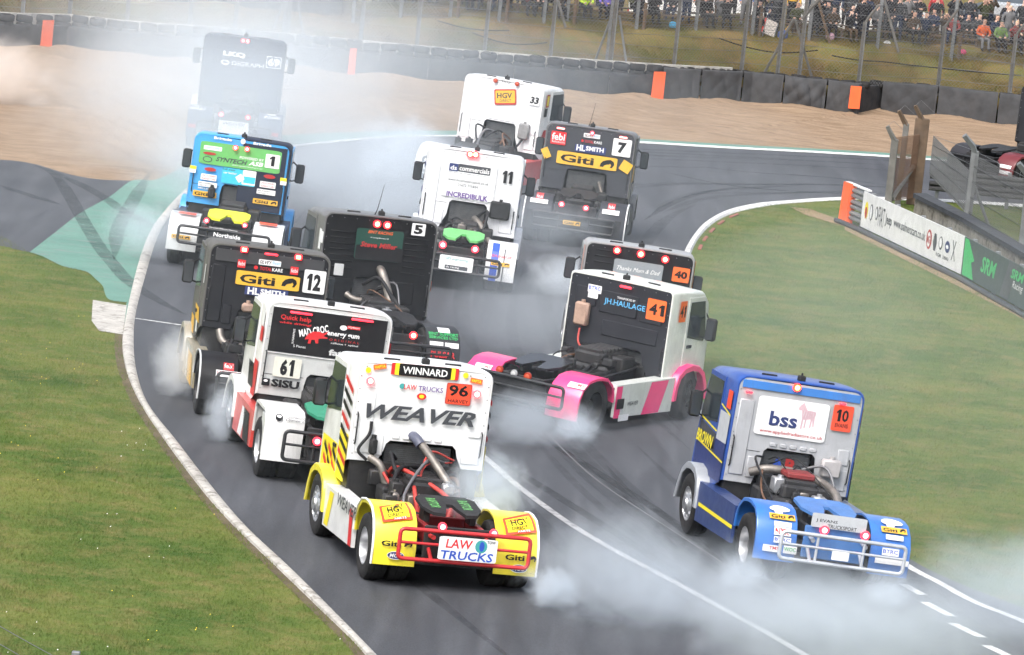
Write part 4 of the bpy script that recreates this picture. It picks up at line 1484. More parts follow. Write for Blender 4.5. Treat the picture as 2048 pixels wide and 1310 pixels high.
# graphics on the trucks: kind, surface, centre u, centre z, width, height, colour, tilt, words, weight, slant
DEC = {
    '96': [
        ('R','cab',-0.028,2.845,1.077,0.191,'red',0),
        ('R','cab',-0.028,2.845,0.963,0.188,'yellow',0),
        ('R','cab',-0.027,2.845,0.832,0.188,'black',0),
        ('T','cab',-0.027,2.842,0.717,0.111,'white',0,'WINNARD',0.02,0),
        ('R','cab',-0.751,2.856,0.205,0.08,'orange',12),
        ('T','cab',-0.749,2.856,0.172,0.046,'yellow',12,'VAPTA',0.02,0),
        ('R','cab',0.801,2.772,0.196,0.08,'orange',-6),
        ('T','cab',0.801,2.772,0.163,0.046,'yellow',-6,'VAPTA',0.02,0),
        ('C','cab',-0.927,2.787,0.087,0.092,'yellow',0),
        ('C','cab',0.62,2.843,0.088,0.093,'yellow',0),
        ('C','cab',-0.364,2.587,0.088,0.086,'teal',0),
        ('T','cab',-0.233,2.583,0.204,0.08,'red',0,'LAW',0.01,0),
        ('T','cab',0.091,2.577,0.394,0.08,'purple',0,'TRUCKS',0.01,0),
        ('R','cab',0.543,2.542,0.405,0.334,'dred',0),
        ('R','cab',0.543,2.542,0.379,0.315,'orangered',0),
        ('T','cab',0.537,2.596,0.312,0.179,'black',0,'96',0.03,0),
        ('T','cab',0.548,2.43,0.328,0.053,'black',0,'HARVEY',0.01,0),
        ('C','cab',-0.039,2.454,0.151,0.105,'red',0),
        ('C','cab',-0.039,2.454,0.082,0.056,'yellow',0),
        ('T','cab',-0.015,2.162,1.748,0.229,'slate',0,'WEAVER',0.03,0.35),
        ('L','cab',-0.884,2.626,0.125,0.123,'pale',0),
        ('L','cab',0.824,2.574,0.126,0.124,'pale',0),
        ('R','fen',-0.928,1.065,0.479,0.196,'orangered',9),
        ('R','fen',-0.928,1.071,0.405,0.146,'yellow',9),
        ('T','fen',-0.921,1.108,0.282,0.069,'black',9,'HGV',0.025,0),
        ('T','fen',-0.929,1.043,0.258,0.039,'black',9,'DIRECT',0.015,0),
        ('R','fen',-0.872,1.003,0.216,0.034,'orangered',9),
        ('T','fen',-0.872,1.003,0.191,0.024,'white',9,'PARTS',0.02,0),
        ('R','fen',0.98,1.035,0.484,0.213,'orangered',9),
        ('R','fen',0.98,1.041,0.41,0.159,'yellow',9),
        ('T','fen',0.988,1.079,0.286,0.078,'black',9,'HGV',0.025,0),
        ('T','fen',0.979,1.01,0.261,0.039,'black',9,'DIRECT',0.015,0),
        ('R','fen',1.039,0.967,0.217,0.038,'orangered',9),
        ('T','fen',1.039,0.967,0.192,0.027,'white',9,'PARTS',0.02,0),
        ('T','fen',-1.006,0.658,0.299,0.082,'black',0,'Giti',0.03,0),
        ('G','fen',-0.739,0.669,0.128,0.082,'black',0),
        ('T','fen',0.91,0.607,0.302,0.084,'black',0,'Giti',0.03,0),
        ('G','fen',1.18,0.611,0.13,0.084,'black',0),
        ('C','fen',-0.92,0.488,0.265,0.125,'white',0),
        ('C','fen',-0.92,0.488,0.247,0.107,'navy',0),
        ('T','fen',-0.92,0.486,0.182,0.06,'white',0,'MCC',0.02,0.2),
        ('C','fen',0.985,0.445,0.269,0.126,'white',0),
        ('C','fen',0.985,0.445,0.25,0.108,'navy',0),
        ('T','fen',0.985,0.443,0.184,0.06,'white',0,'MCC',0.02,0.2),
        ('R','bum',0.083,0.722,0.898,0.352,'white',0),
        ('T','bum',-0.054,0.795,0.411,0.137,'red',0,'LAW',0.02,0.1),
        ('C','bum',0.284,0.783,0.188,0.197,'teal',0),
        ('C','bum',0.293,0.784,0.079,0.149,'blue',0),
        ('T','bum',0.432,0.856,0.133,0.045,'black',0,'TOW',0.02,0),
        ('T','bum',0.079,0.624,0.803,0.131,'blue',0,'TRUCKS',0.02,0.1),
        ('L','deck',-0.28,0.993,0.127,0.126,'red',0),
        ('L','deck',0.518,0.959,0.128,0.126,'red',0),
        ('T','sl',-1.098,0.862,1.375,0.194,'slate',0,'WEAVER',0.02,0.2),
    ],
    '10': [
        ('R','cab',-0.092,2.185,1.206,0.631,'white',0),
        ('T','cab',-0.227,2.153,0.472,0.243,'navy',0,'bss',0.03,0),
        ('T','cab',-0.207,2.044,0.47,0.032,'slate',0,'Beyond Surface Solutions',0.0,0),
        ('T','cab',-0.061,1.933,1.076,0.074,'dred',0,'www.appliedradiators.co.uk',0.015,0),
        ('Z','cab',0.145,2.264,0.31,0.432,'pink',0),
        ('R','cab',0.745,2.312,0.342,0.423,'orangered',0),
        ('T','cab',0.742,2.356,0.209,0.199,'black',0,'10',0.03,0),
        ('T','cab',0.75,2.194,0.22,0.071,'black',0,'EVANS',0.02,0),
        ('T','rad',-0.158,1.411,0.216,0.212,'blue',0,'A',0.04,0),
        ('T','rad',0.076,1.41,0.209,0.212,'dred',0,'R',0.04,0),
        ('L','cab',-0.107,2.708,0.132,0.128,'amber',0),
        ('B','cab',-0.885,2.523,0.112,0.038,'red',0),
        ('B','cab',0.702,2.549,0.113,0.038,'red',0),
        ('L','deck',-0.226,0.926,0.141,0.137,'red',0),
        ('L','deck',0.447,0.93,0.141,0.137,'red',0),
        ('C','fen',-0.881,1.089,0.337,0.069,'white',0),
        ('C','fen',-0.909,1.048,0.134,0.056,'white',0),
        ('R','fen',-0.861,0.992,0.42,0.073,'gold',0),
        ('T','fen',-0.928,0.989,0.235,0.045,'black',0,'Giti',0.03,0),
        ('G','fen',-0.718,1.001,0.101,0.044,'black',0),
        ('R','fen',-0.856,0.886,0.286,0.069,'white',0),
        ('T','fen',-0.856,0.886,0.26,0.029,'slate',0,'TRUCKSPORT',0.0,0),
        ('C','fen',0.979,1.107,0.359,0.062,'white',0),
        ('C','fen',0.941,1.069,0.136,0.057,'white',0),
        ('R','fen',0.988,1.013,0.425,0.072,'gold',0),
        ('T','fen',0.92,1.009,0.238,0.045,'black',0,'Giti',0.03,0),
        ('G','fen',1.132,1.022,0.102,0.045,'black',0),
        ('R','fen',0.986,0.909,0.29,0.069,'white',0),
        ('T','fen',0.986,0.909,0.263,0.029,'slate',0,'TRUCKSPORT',0.0,0),
        ('R','fen',-0.858,0.787,0.276,0.099,'white',0),
        ('T','fen',-0.86,0.788,0.234,0.064,'red',0,'NYK',0.02,0),
        ('R','fen',-0.846,0.668,0.281,0.096,'white',0),
        ('T','fen',-0.847,0.674,0.255,0.054,'blue',0,'BTRC',0.02,0),
        ('R','fen',-1.013,0.522,0.273,0.105,'white',0),
        ('T','fen',-0.967,0.53,0.161,0.053,'red',0,'TMS',0.02,0),
        ('R','fen',-0.704,0.534,0.219,0.123,'white',0),
        ('T','fen',-0.706,0.541,0.194,0.062,'green',0,'WOC',0.02,0),
        ('R','fen',0.93,0.712,0.278,0.115,'white',0),
        ('T','fen',0.929,0.718,0.245,0.061,'blue',0,'BTRC',0.02,0),
        ('R','fen',0.967,0.565,0.555,0.086,'white',0),
        ('R','bum',0.015,0.595,0.281,0.142,'white',0),
        ('R','deck',-0.007,1.07,0.903,0.224,'silver',0),
        ('T','deck',-0.209,1.065,0.353,0.062,'black',0,'J EVANS',0.01,0),
        ('T','deck',0.055,0.995,0.476,0.062,'black',0,'TRUCKSPORT',0.01,0),
        ('T','cl',-3.595,1.532,1.011,0.208,'yellow',0,'BROWN',0.03,0.2),
    ],
    '41': [
        ('R','cab',-0.553,2.282,0.295,0.15,'white',0),
        ('T','cab',-0.553,2.296,0.257,0.072,'blue',0,'BTRC',0.02,0),
        ('R','cab',-0.573,2.159,0.215,0.114,'white',0),
        ('T','cab',0.149,2.215,0.397,0.039,'white',0,'TRANSPORTED BY',0.01,0),
        ('T','cab',0.129,2.096,0.891,0.137,'sky',0,'JH.HAULAGE',0.01,0),
        ('R','cab',0.812,2.136,0.407,0.399,'orange',0),
        ('T','cab',0.824,2.145,0.324,0.214,'black',0,'41',0.03,0),
        ('B','cab',0.11,2.443,0.244,0.042,'red',0),
        ('R','cr',3.061,2.147,0.263,0.4,'orange',0),
        ('T','cr',3.067,2.146,0.212,0.219,'black',0,'41',0.03,0),
        ('R','fen',1.086,0.951,0.364,0.085,'white',0),
        ('T','fen',1.124,0.962,0.224,0.041,'red',0,'TMS',0.02,0),
        ('R','fen',-0.895,0.916,0.347,0.09,'white',0),
        ('T','fen',-0.84,0.922,0.2,0.045,'red',0,'TMS',0.02,0),
        ('L','deck',-0.426,0.98,0.134,0.117,'dim',0),
        ('L','deck',-0.114,0.971,0.127,0.111,'clear',0),
        ('L','deck',0.179,0.969,0.147,0.116,'dim',0),
        ('T','sr',1.372,0.534,0.399,0.075,'slate',0,'WEAVER',0.02,0.3),
        ('R','sr',0.893,0.552,0.275,0.192,'black',0),
        ('R','sr',1.074,0.282,0.389,0.124,'white',0),
    ],
    '61': [
        ('T','cab',-0.585,2.415,0.526,0.103,'red',0,'Quick help',0.02,0),
        ('T','cab',-0.586,2.329,0.552,0.049,'red',0,'while driving!',0.02,0),
        ('T','cab',-0.254,2.251,0.506,0.131,'white',17,'MAD-CROC',0.03,0),
        ('K','cab',-0.194,2.153,0.391,0.259,'red',0),
        ('R','cab',0.42,2.39,0.226,0.054,'red',0),
        ('T','cab',0.417,2.39,0.193,0.038,'white',0,'Xylitol',0.01,0),
        ('C','cab',0.245,2.369,0.126,0.087,'white',0),
        ('T','cab',0.261,2.228,0.558,0.087,'white',0,'energy gum',0.03,0),
        ('T','cab',0.291,2.144,0.525,0.038,'dred',0,'O R I G I N A L',0.01,0),
        ('T','cab',0.3,2.083,0.469,0.038,'white',0,'caffeine + xylitol',0.0,0),
        ('T','cab',-0.46,1.957,0.213,0.044,'white',0,'5 Pieces',0.0,0),
        ('T','cab',-0.587,2.118,0.257,0.033,'white',90,'SUGARFREE',0.01,0),
        ('T','cab',0.351,1.91,0.595,0.136,'pale_grey',0,'fatigue',0.04,0),
        ('T','cab',0.362,1.728,0.616,0.093,'pale_grey',0,'the wheel',0.03,0),
        ('R','cab',-0.613,1.571,0.474,0.34,'cream',0),
        ('T','cab',-0.614,1.571,0.236,0.283,'black',0,'61',0.06,0),
        ('T','cab',-0.605,1.287,0.483,0.136,'black',0,'SISU',0.05,0),
        ('R','cab',-0.944,1.284,0.138,0.125,'black',0),
        ('C','cab',-0.947,1.306,0.071,0.044,'white',0),
        ('B','cab',-0.516,2.527,0.381,0.035,'red',0),
        ('B','cab',0.544,2.544,0.377,0.035,'red',0),
        ('C','fen',-1.011,1.041,0.129,0.113,'black',0),
        ('C','fen',-1.012,1.057,0.081,0.043,'white',0),
        ('T','fen',-0.695,1.067,0.392,0.043,'black',0,'Vesirakennus',0.0,0.35),
        ('T','fen',-0.705,1.011,0.392,0.056,'black',0,'Ojanen Oy',0.01,0.35),
        ('L','bum',-0.389,0.8,0.138,0.138,'red',0),
    ],
    '12': [
        ('R','cab',0.006,2.249,1.17,0.263,'gold',0),
        ('T','cab',-0.182,2.241,0.655,0.163,'black',0,'Giti',0.03,0),
        ('G','cab',0.403,2.266,0.281,0.163,'black',0),
        ('R','cab',0.855,2.33,0.401,0.427,'white',0),
        ('T','cab',0.845,2.321,0.262,0.31,'black',0,'12',0.05,0),
        ('R','cab',-0.51,2.502,0.147,0.146,'red',0),
        ('T','cab',-0.511,2.505,0.123,0.073,'white',0,'febi',0.01,0),
        ('R','cab',0.463,2.489,0.147,0.146,'red',0),
        ('T','cab',0.463,2.492,0.124,0.073,'white',0,'febi',0.01,0),
        ('R','cab',0.001,2.578,0.408,0.099,'white',0),
        ('T','cab',-0.075,2.579,0.229,0.064,'black',0,'SILVEY',0.02,0.3),
        ('T','cab',0.122,2.588,0.153,0.064,'sky',0,'fleet',0.0,0),
        ('C','cab',-0.243,2.467,0.076,0.07,'red',0),
        ('T','cab',-0.057,2.461,0.221,0.064,'red',0,'TOTAL',0.01,0),
        ('T','cab',0.155,2.463,0.192,0.064,'white',0,'KARE',0.02,0),
        ('R','cab',0.008,2.032,0.794,0.158,'navy',0),
        ('T','cab',-0.227,2.03,0.221,0.129,'white',0,'HL',0.04,0),
        ('T','cab',0.122,2.04,0.454,0.094,'white',0,'SMITH',0.04,0),
        ('Q','cab',-0.499,2.767,0.133,0.105,'redhot',0),
        ('Q','cab',0.502,2.75,0.134,0.105,'redhot',0),
        ('B','cab',0.004,2.741,0.244,0.035,'red',0),
        ('R','fen',-0.736,0.921,0.184,0.115,'red',0),
        ('T','fen',-0.737,0.932,0.161,0.069,'white',0,'febi',0.01,0),
        ('R','fen',-0.736,0.809,0.444,0.084,'white',0),
        ('T','fen',-0.736,0.82,0.407,0.047,'red',0,'ODYSSEY',0.02,0.2),
    ],
    '5': [
        ('R','cab',0.741,2.694,0.276,0.239,'white',0),
        ('T','cab',0.74,2.694,0.177,0.184,'black',0,'5',0.05,0),
        ('R','cab',-0.012,2.307,0.945,0.613,'forest',0),
        ('R','cab',0.009,2.143,0.945,0.276,'black',0),
        ('T','cab',-0.007,2.555,0.498,0.061,'orange',0,'BINT RACING',0.01,0.3),
        ('T','cab',-0.013,2.444,0.362,0.031,'white',0,'In Loving Memory Of',0.01,0),
        ('T','cab',-0.01,2.301,0.741,0.104,'dred',0,'Steve Miller',0.03,0.2),
        ('L','cab',-0.105,2.723,0.143,0.141,'redhot',0),
        ('L','cab',0.1,2.719,0.143,0.141,'redhot',0),
        ('L','deck',0.249,0.952,0.141,0.138,'redhot',0),
        ('T','fen',0.911,0.983,0.585,0.048,'green',0,'BINT SUPPORT',0.02,0),
        ('T','fen',0.899,0.924,0.565,0.048,'green',0,'SERVICES LTD',0.02,0),
        ('R','fen',0.929,1.043,0.235,0.068,'white',0),
        ('R','fen',0.758,0.809,0.267,0.073,'white',0),
        ('R','fen',1.061,0.803,0.27,0.078,'white',0),
        ('T','fen',0.898,0.625,0.485,0.123,'red',0,'PULSAR',0.04,0),
        ('R','cl',-1.964,2.362,0.353,0.229,'white',0),
        ('R','cab',-0.751,1.755,0.188,0.23,'pale_grey',0),
    ],
    '11': [
        ('R','cab',-0.082,2.205,1.196,0.867,'pale_white',0),
        ('R','cab',-0.47,2.439,0.204,0.177,'navy',0),
        ('T','cab',-0.469,2.433,0.147,0.105,'white',0,'ds',0.02,0),
        ('R','cab',0.0,2.45,0.734,0.177,'slate',0),
        ('T','cab',0.003,2.446,0.681,0.113,'white',0,'commercials',0.02,0),
        ('T','cab',-0.089,2.328,0.935,0.032,'slate',0,'light & heavy commercial vehicle repairs',0.0,0),
        ('T','cab',-0.097,2.166,0.918,0.06,'slate',0,'www.dscommercialsuk.co.uk',0.0,0),
        ('T','cab',-0.096,2.063,0.457,0.06,'slate',0,'01672 715834',0.0,0),
        ('T','cab',-0.08,1.835,0.942,0.121,'purple',0,'INCREDIBULK',0.03,0),
        ('T','cab',0.762,2.391,0.228,0.282,'black',0,'11',0.06,0),
        ('L','cab',-0.143,2.789,0.12,0.153,'redhot',0),
        ('L','cab',-0.021,2.798,0.12,0.153,'redhot',0),
        ('L','deck',-0.414,0.967,0.15,0.158,'red',0),
        ('L','deck',0.305,0.971,0.15,0.158,'red',0),
        ('R','bum',-0.063,0.624,0.75,0.324,'white',0),
        ('T','bum',-0.061,0.711,0.497,0.067,'teal',0,'GPS engineering',0.01,0),
        ('R','bum',-0.051,0.53,0.506,0.087,'slate',0),
        ('T','bum',-0.131,0.53,0.291,0.055,'white',0,'ds racing',0.01,0),
        ('R','fen',0.759,0.712,0.157,0.786,'blue',0),
        ('R','fen',0.971,0.672,0.024,0.686,'slate',0),
        ('R','fen',0.9,0.712,0.416,0.085,'gold',0),
        ('T','fen',0.834,0.706,0.233,0.053,'black',0,'Giti',0.03,0),
        ('G','fen',1.042,0.724,0.1,0.053,'black',0),
        ('T','fen',0.92,0.857,0.438,0.052,'red',0,'DUNLOP',0.01,0),
    ],
    '7': [
        ('R','cab',-0.791,2.36,0.379,0.326,'red',0),
        ('T','cab',-0.795,2.391,0.325,0.176,'white',0,'febi',0.02,0),
        ('T','cab',-0.782,2.265,0.316,0.053,'white',0,'bilstein',0.0,0),
        ('R','cab',0.023,2.524,0.408,0.106,'white',0),
        ('T','cab',-0.051,2.52,0.226,0.066,'black',0,'SILVEY',0.02,0.3),
        ('T','cab',0.144,2.535,0.146,0.066,'sky',0,'fleet',0.0,0),
        ('C','cab',-0.195,2.378,0.062,0.066,'red',0),
        ('T','cab',-0.026,2.374,0.227,0.066,'red',0,'TOTAL',0.01,0),
        ('T','cab',0.195,2.383,0.196,0.066,'white',0,'KARE',0.02,0),
        ('R','cab',0.029,2.188,0.775,0.185,'navy',0),
        ('T','cab',-0.21,2.197,0.215,0.15,'white',0,'HL',0.04,0),
        ('T','cab',0.138,2.206,0.447,0.114,'white',0,'SMITH',0.04,0),
        ('R','cab',-0.019,1.901,1.501,0.317,'gold',0),
        ('T','cab',-0.259,1.899,0.84,0.197,'black',0,'Giti',0.03,0),
        ('G','cab',0.492,1.904,0.36,0.197,'black',0),
        ('R','cab',0.796,2.341,0.461,0.431,'white',0),
        ('T','cab',0.801,2.338,0.216,0.273,'black',0,'7',0.06,0),
        ('R','cab',-1.046,1.953,0.18,0.264,'gold',30),
        ('R','cab',0.958,1.887,0.273,0.264,'gold',-25),
        ('B','cab',-0.764,2.606,0.202,0.053,'pale',0),
        ('B','cab',0.8,2.602,0.202,0.053,'pale',0),
        ('L','cab',0.021,2.602,0.097,0.07,'red',0),
        ('L','deck',-0.343,1.023,0.13,0.13,'red',0),
        ('L','deck',0.253,1.012,0.13,0.13,'red',0),
        ('R','fen',-0.911,1.074,0.175,0.137,'red',0),
        ('T','fen',-0.911,1.083,0.147,0.071,'white',0,'febi',0.01,0),
        ('R','fen',-0.908,0.977,0.431,0.094,'white',0),
        ('T','fen',-0.909,0.984,0.387,0.054,'red',0,'ODYSSEY',0.02,0.2),
        ('R','fen',0.853,1.057,0.175,0.143,'red',0),
        ('T','fen',0.852,1.064,0.147,0.075,'white',0,'febi',0.01,0),
        ('R','fen',0.855,0.946,0.414,0.104,'white',0),
        ('T','fen',0.854,0.951,0.369,0.057,'red',0,'ODYSSEY',0.02,0.2),
        ('R','bum',-0.027,0.63,0.423,0.104,'gold',0),
        ('T','bum',-0.094,0.627,0.237,0.064,'black',0,'Giti',0.03,0),
        ('G','bum',0.117,0.635,0.102,0.064,'black',0),
        ('R','bum',-0.333,0.587,0.152,0.086,'slate',0),
        ('R','bum',0.288,0.636,0.17,0.095,'slate',0),
    ],
    '33': [
        ('R','cab',0.078,2.434,0.618,0.416,'dred',10),
        ('R','cab',0.077,2.439,0.55,0.331,'gold',10),
        ('T','cab',0.052,2.468,0.431,0.151,'slate',10,'HGV',0.03,0),
        ('T','cab',0.098,2.34,0.324,0.071,'slate',10,'DIRECT',0.01,0),
        ('R','cab',0.906,2.483,0.294,0.273,'pale_white',0),
        ('T','cab',0.906,2.483,0.253,0.189,'black',0,'33',0.05,0.15),
        ('L','cab',-0.251,2.824,0.12,0.104,'dim',0),
        ('L','cab',0.363,2.837,0.12,0.104,'dim',0),
        ('T','cab',0.054,2.832,0.269,0.085,'slate',0,'Vicky',0.0,0.4),
        ('R','cr',2.306,2.493,0.242,0.346,'dred',0),
        ('R','cr',2.306,2.493,0.153,0.267,'yellow',0),
        ('R','cr',2.249,2.183,0.225,0.228,'black',0),
    ],
    '1': [
        ('R','cab',-0.019,2.29,1.832,0.506,'leaf',0),
        ('T','cab',-0.459,2.637,0.4,0.084,'white',0,'Brigade',0.03,0),
        ('T','cab',0.433,2.639,0.407,0.084,'white',0,'Brigade',0.03,0),
        ('C','cab',-0.005,2.653,0.108,0.123,'white',0),
        ('T','cab',-0.202,2.182,0.711,0.104,'slate',0,'SYNTECH',0.03,0.3),
        ('T','cab',0.346,2.19,0.332,0.099,'white',0,'ASB',0.04,0.3),
        ('T','cab',0.24,2.291,0.548,0.059,'white',0,'POWERED BY',0.02,0.1),
        ('T','cab',0.161,2.096,0.687,0.039,'white',0,'www.syntechbiofuel.com',0.0,0),
        ('C','cab',-0.742,2.144,0.216,0.133,'slate',0),
        ('C','cab',-0.742,2.144,0.172,0.099,'leaf',0),
        ('R','cab',-0.654,2.405,0.406,0.094,'white',0),
        ('T','cab',-0.655,2.405,0.368,0.044,'sky',0,'comparengo',0.01,0),
        ('C','cab',-0.71,2.279,0.295,0.064,'dred',0),
        ('R','cab',0.707,2.301,0.324,0.311,'white',0),
        ('T','cab',0.699,2.305,0.116,0.227,'black',0,'1',0.03,0),
        ('R','cab',0.006,1.844,0.762,0.346,'cyan',0),
        ('R','cab',0.237,1.859,0.3,0.326,'white',0),
        ('R','cab',0.25,1.808,0.26,0.148,'cyan',0),
        ('R','cab',0.035,1.824,0.153,0.148,'white',40),
        ('T','cab',-0.228,1.979,0.293,0.054,'slate',0,'Sell your',0.01,0),
        ('T','cab',-0.194,1.911,0.304,0.049,'white',0,'car better',0.02,0),
        ('R','cab',-0.66,1.745,0.354,0.138,'white',0),
        ('T','cab',-0.664,1.777,0.314,0.04,'dred',0,'LINCOLNSHIRE',0.01,0),
        ('T','cab',-0.655,1.711,0.294,0.04,'dred',0,'RADIATORS',0.01,0),
        ('R','cab',0.674,1.765,0.354,0.138,'white',0),
        ('T','cab',0.669,1.797,0.314,0.04,'dred',0,'LINCOLNSHIRE',0.01,0),
        ('T','cab',0.678,1.731,0.294,0.04,'dred',0,'RADIATORS',0.01,0),
        ('C','cab',-0.649,1.926,0.27,0.089,'dred',0),
        ('C','cab',0.688,1.954,0.27,0.089,'dred',0),
        ('R','cab',-0.66,1.582,0.42,0.114,'white',0),
        ('T','cab',-0.703,1.603,0.31,0.03,'slate',0,'SMART ENGINEERING',0.01,0),
        ('T','cab',-0.716,1.553,0.25,0.025,'slate',0,'SERVICES LTD',0.01,0),
        ('R','cab',0.659,1.597,0.42,0.114,'white',0),
        ('T','cab',0.616,1.618,0.31,0.03,'slate',0,'SMART ENGINEERING',0.01,0),
        ('T','cab',0.603,1.569,0.25,0.025,'slate',0,'SERVICES LTD',0.01,0),
        ('R','cab',-0.698,1.359,0.53,0.129,'gold',0),
        ('T','cab',-0.783,1.355,0.297,0.08,'black',0,'Giti',0.03,0),
        ('G','cab',-0.518,1.368,0.127,0.08,'black',0),
        ('R','cab',0.671,1.374,0.557,0.114,'gold',0),
        ('T','cab',0.582,1.372,0.312,0.07,'black',0,'Giti',0.03,0),
        ('G','cab',0.861,1.38,0.134,0.07,'black',0),
        ('R','cab',-1.032,1.918,0.145,0.084,'yellow',0),
        ('R','cab',-1.031,1.842,0.135,0.084,'white',0),
        ('R','cab',1.007,1.93,0.144,0.084,'yellow',0),
        ('R','cab',1.015,1.853,0.14,0.084,'white',0),
        ('T','cab',-0.708,1.485,0.312,0.035,'white',0,'MILLERS',0.01,0),
        ('L','cab',-0.151,2.494,0.108,0.108,'red',0),
        ('L','cab',0.111,2.501,0.108,0.108,'red',0),
        ('L','deck',-0.433,1.08,0.111,0.111,'red',0),
        ('L','deck',0.413,1.097,0.111,0.111,'red',0),
        ('R','fen',-0.936,1.135,0.578,0.079,'slate',0),
        ('T','fen',-0.864,1.15,0.399,0.049,'white',0,'Northside',0.02,0),
        ('R','fen',0.934,1.182,0.512,0.073,'slate',0),
        ('T','fen',0.953,1.181,0.33,0.044,'white',0,'Northside',0.02,0),
        ('R','fen',0.899,1.088,0.394,0.031,'orangered',0),
        ('R','fen',-0.886,1.077,0.378,0.027,'orangered',0),
        ('R','fen',-0.945,0.634,0.415,0.085,'gold',0),
        ('T','fen',-1.011,0.632,0.233,0.053,'black',0,'Giti',0.03,0),
        ('G','fen',-0.803,0.637,0.1,0.053,'black',0),
        ('T','bum',0.071,0.837,0.594,0.097,'white',0,'Northside',0.03,0),
        ('T','bum',-0.03,0.973,0.629,0.034,'white',0,'WorldofMotorRacing',0.01,0),
    ],
    '69': [
        ('T','cab',-0.262,2.448,0.623,0.158,'white',0,'LKQ',0.06,0),
        ('T','cab',0.14,2.214,0.879,0.12,'white',0,'DIGRAPH',0.01,0),
        ('C','cab',-0.491,2.211,0.244,0.141,'white',0),
        ('C','cab',-0.478,2.212,0.163,0.065,'ink',0),
        ('R','cab',0.84,2.357,0.418,0.326,'white',0),
        ('R','cab',0.84,2.359,0.373,0.288,'ink',0),
        ('T','cab',0.843,2.361,0.346,0.228,'white',0,'69',0.06,0),
        ('L','cab',-0.063,2.862,0.114,0.114,'red',0),
        ('L','cab',0.063,2.863,0.114,0.114,'red',0),
        ('L','deck',-0.381,1.022,0.128,0.129,'red',0),
        ('L','deck',0.348,1.021,0.128,0.129,'red',0),
        ('R','bum',-0.012,0.72,0.811,0.347,'white',0),
        ('T','bum',-0.01,0.812,0.583,0.096,'slate',0,'WEAVER',0.02,0.35),
        ('C','fen',-1.058,1.173,0.427,0.154,'white',0),
        ('T','fen',-1.037,1.057,0.421,0.052,'white',0,'MORRIS',0.03,0),
        ('C','fen',0.975,1.159,0.428,0.147,'white',0),
        ('T','fen',0.993,1.043,0.421,0.056,'white',0,'MORRIS',0.03,0),
        ('R','fen',-1.122,0.617,0.237,0.095,'dred',0),
        ('R','fen',1.1,0.635,0.216,0.095,'dred',0),
    ],
    '40': [
        ('R','cab',-0.003,2.155,0.988,0.355,'glassgrey',0),
        ('T','cab',0.01,2.157,0.864,0.082,'white',0,'Thanks Mum & Dad',0.0,0.4),
        ('R','cab',0.854,2.194,0.339,0.292,'orange',0),
        ('T','cab',0.856,2.194,0.258,0.152,'black',0,'40',0.05,0),
        ('L','cab',-0.475,2.495,0.139,0.133,'redhot',0),
        ('L','cab',0.003,2.493,0.139,0.146,'redhot',0),
        ('L','cab',0.498,2.458,0.139,0.133,'redhot',0),
    ],
}

# ---------------------------------------------------------------- race trucks
H = PIPE
HO = M('black_hose', (.02, .02, .022), .5)
BLUEHOSE = M('blue_silicone', (.09, .10, .15), .5, 0, .1, 4, .3)
REDHOSE = M('red_hose', (.45, .05, .04), .5)
REDTUBE = M('red_tube', (.50, .025, .03), .35, 0, .08, 5, .15)
TAN = M('tan_tank', (.36, .24, .18), .6, 0, .2, 6, .3)
GREYT = M('grey_tank', (.22, .22, .22), .6, 0, .2, 6, .3)
BT = BLACKTUBE
def wheel_meshes():
    t = MB()
    t.lathe([(.285, -.15), (.36, -.165), (.44, -.16), (.485, -.14), (.503, -.10), (.505, -.06), (.495, -.055), (.495, -.045), (.505, -.04), (.505, .04), (.495, .045), (.495, .055), (.505, .06), (.503, .10), (.485, .14), (.44, .16), (.36, .165), (.285, .15)], (0, 0, 0), 'x', 36)
    r = MB()
    r.lathe([(.29, -.145), (.275, -.15), (.262, -.10), (.255, .05), (.20, .075), (.13, .06), (.12, .0), (.02, -.01)], (0, 0, 0), 'x', 30)
    fr_ = MB()
    fr_.lathe([(.29, -.145), (.275, -.15), (.262, -.115), (.23, -.10), (.17, -.15), (.12, -.17), (.11, -.20), (.02, -.205)], (0, 0, 0), 'x', 30)
    for k in range(8):
        a = 2 * math.pi * k / 8
        fr_.cyl((-.155, .20 * math.cos(a), .20 * math.sin(a)), (-.10, .20 * math.cos(a), .20 * math.sin(a)), .03, None, 8)
    h = MB()
    h.cyl((-.06, 0, 0), (.15, 0, 0), .10, .11, 14)
    for k in range(10):
        a = 2 * math.pi * k / 10
        h.cyl((.0, .165 * math.cos(a), .165 * math.sin(a)), (.07, .165 * math.cos(a), .165 * math.sin(a)), .016, None, 6)
    out = []
    for nm, mb, mt_ in (('tyre', t, RUBBER), ('rim', r, ALLOY), ('rim', fr_, ALLOY), ('wheel', h, DARK)):
        o = mb.build(nm, mt_, None, None, 40)
        out.append(o.data)
        bpy.data.objects.remove(o, do_unlink=True)
    return out


TYRE, RIM_R, RIM_F, HUB = wheel_meshes()


def rrect(x0, x1, z0, z1, r, n=4, bottom=True):
    P = []
    for cx, cz, a0 in ((x1 - r, z1 - r, 0), (x0 + r, z1 - r, 90)):
        P += [(cx + r * math.cos(R(a0 + 90 * k / n)), cz + r * math.sin(R(a0 + 90 * k / n))) for k in range(n + 1)]
    if bottom:
        for cx, cz, a0 in ((x0 + r, z0 + r, 180), (x1 - r, z0 + r, 270)):
            P += [(cx + r * math.cos(R(a0 + 90 * k / n)), cz + r * math.sin(R(a0 + 90 * k / n))) for k in range(n + 1)]
    else:
        P += [(x0, z0), (x1, z0)]
    return P


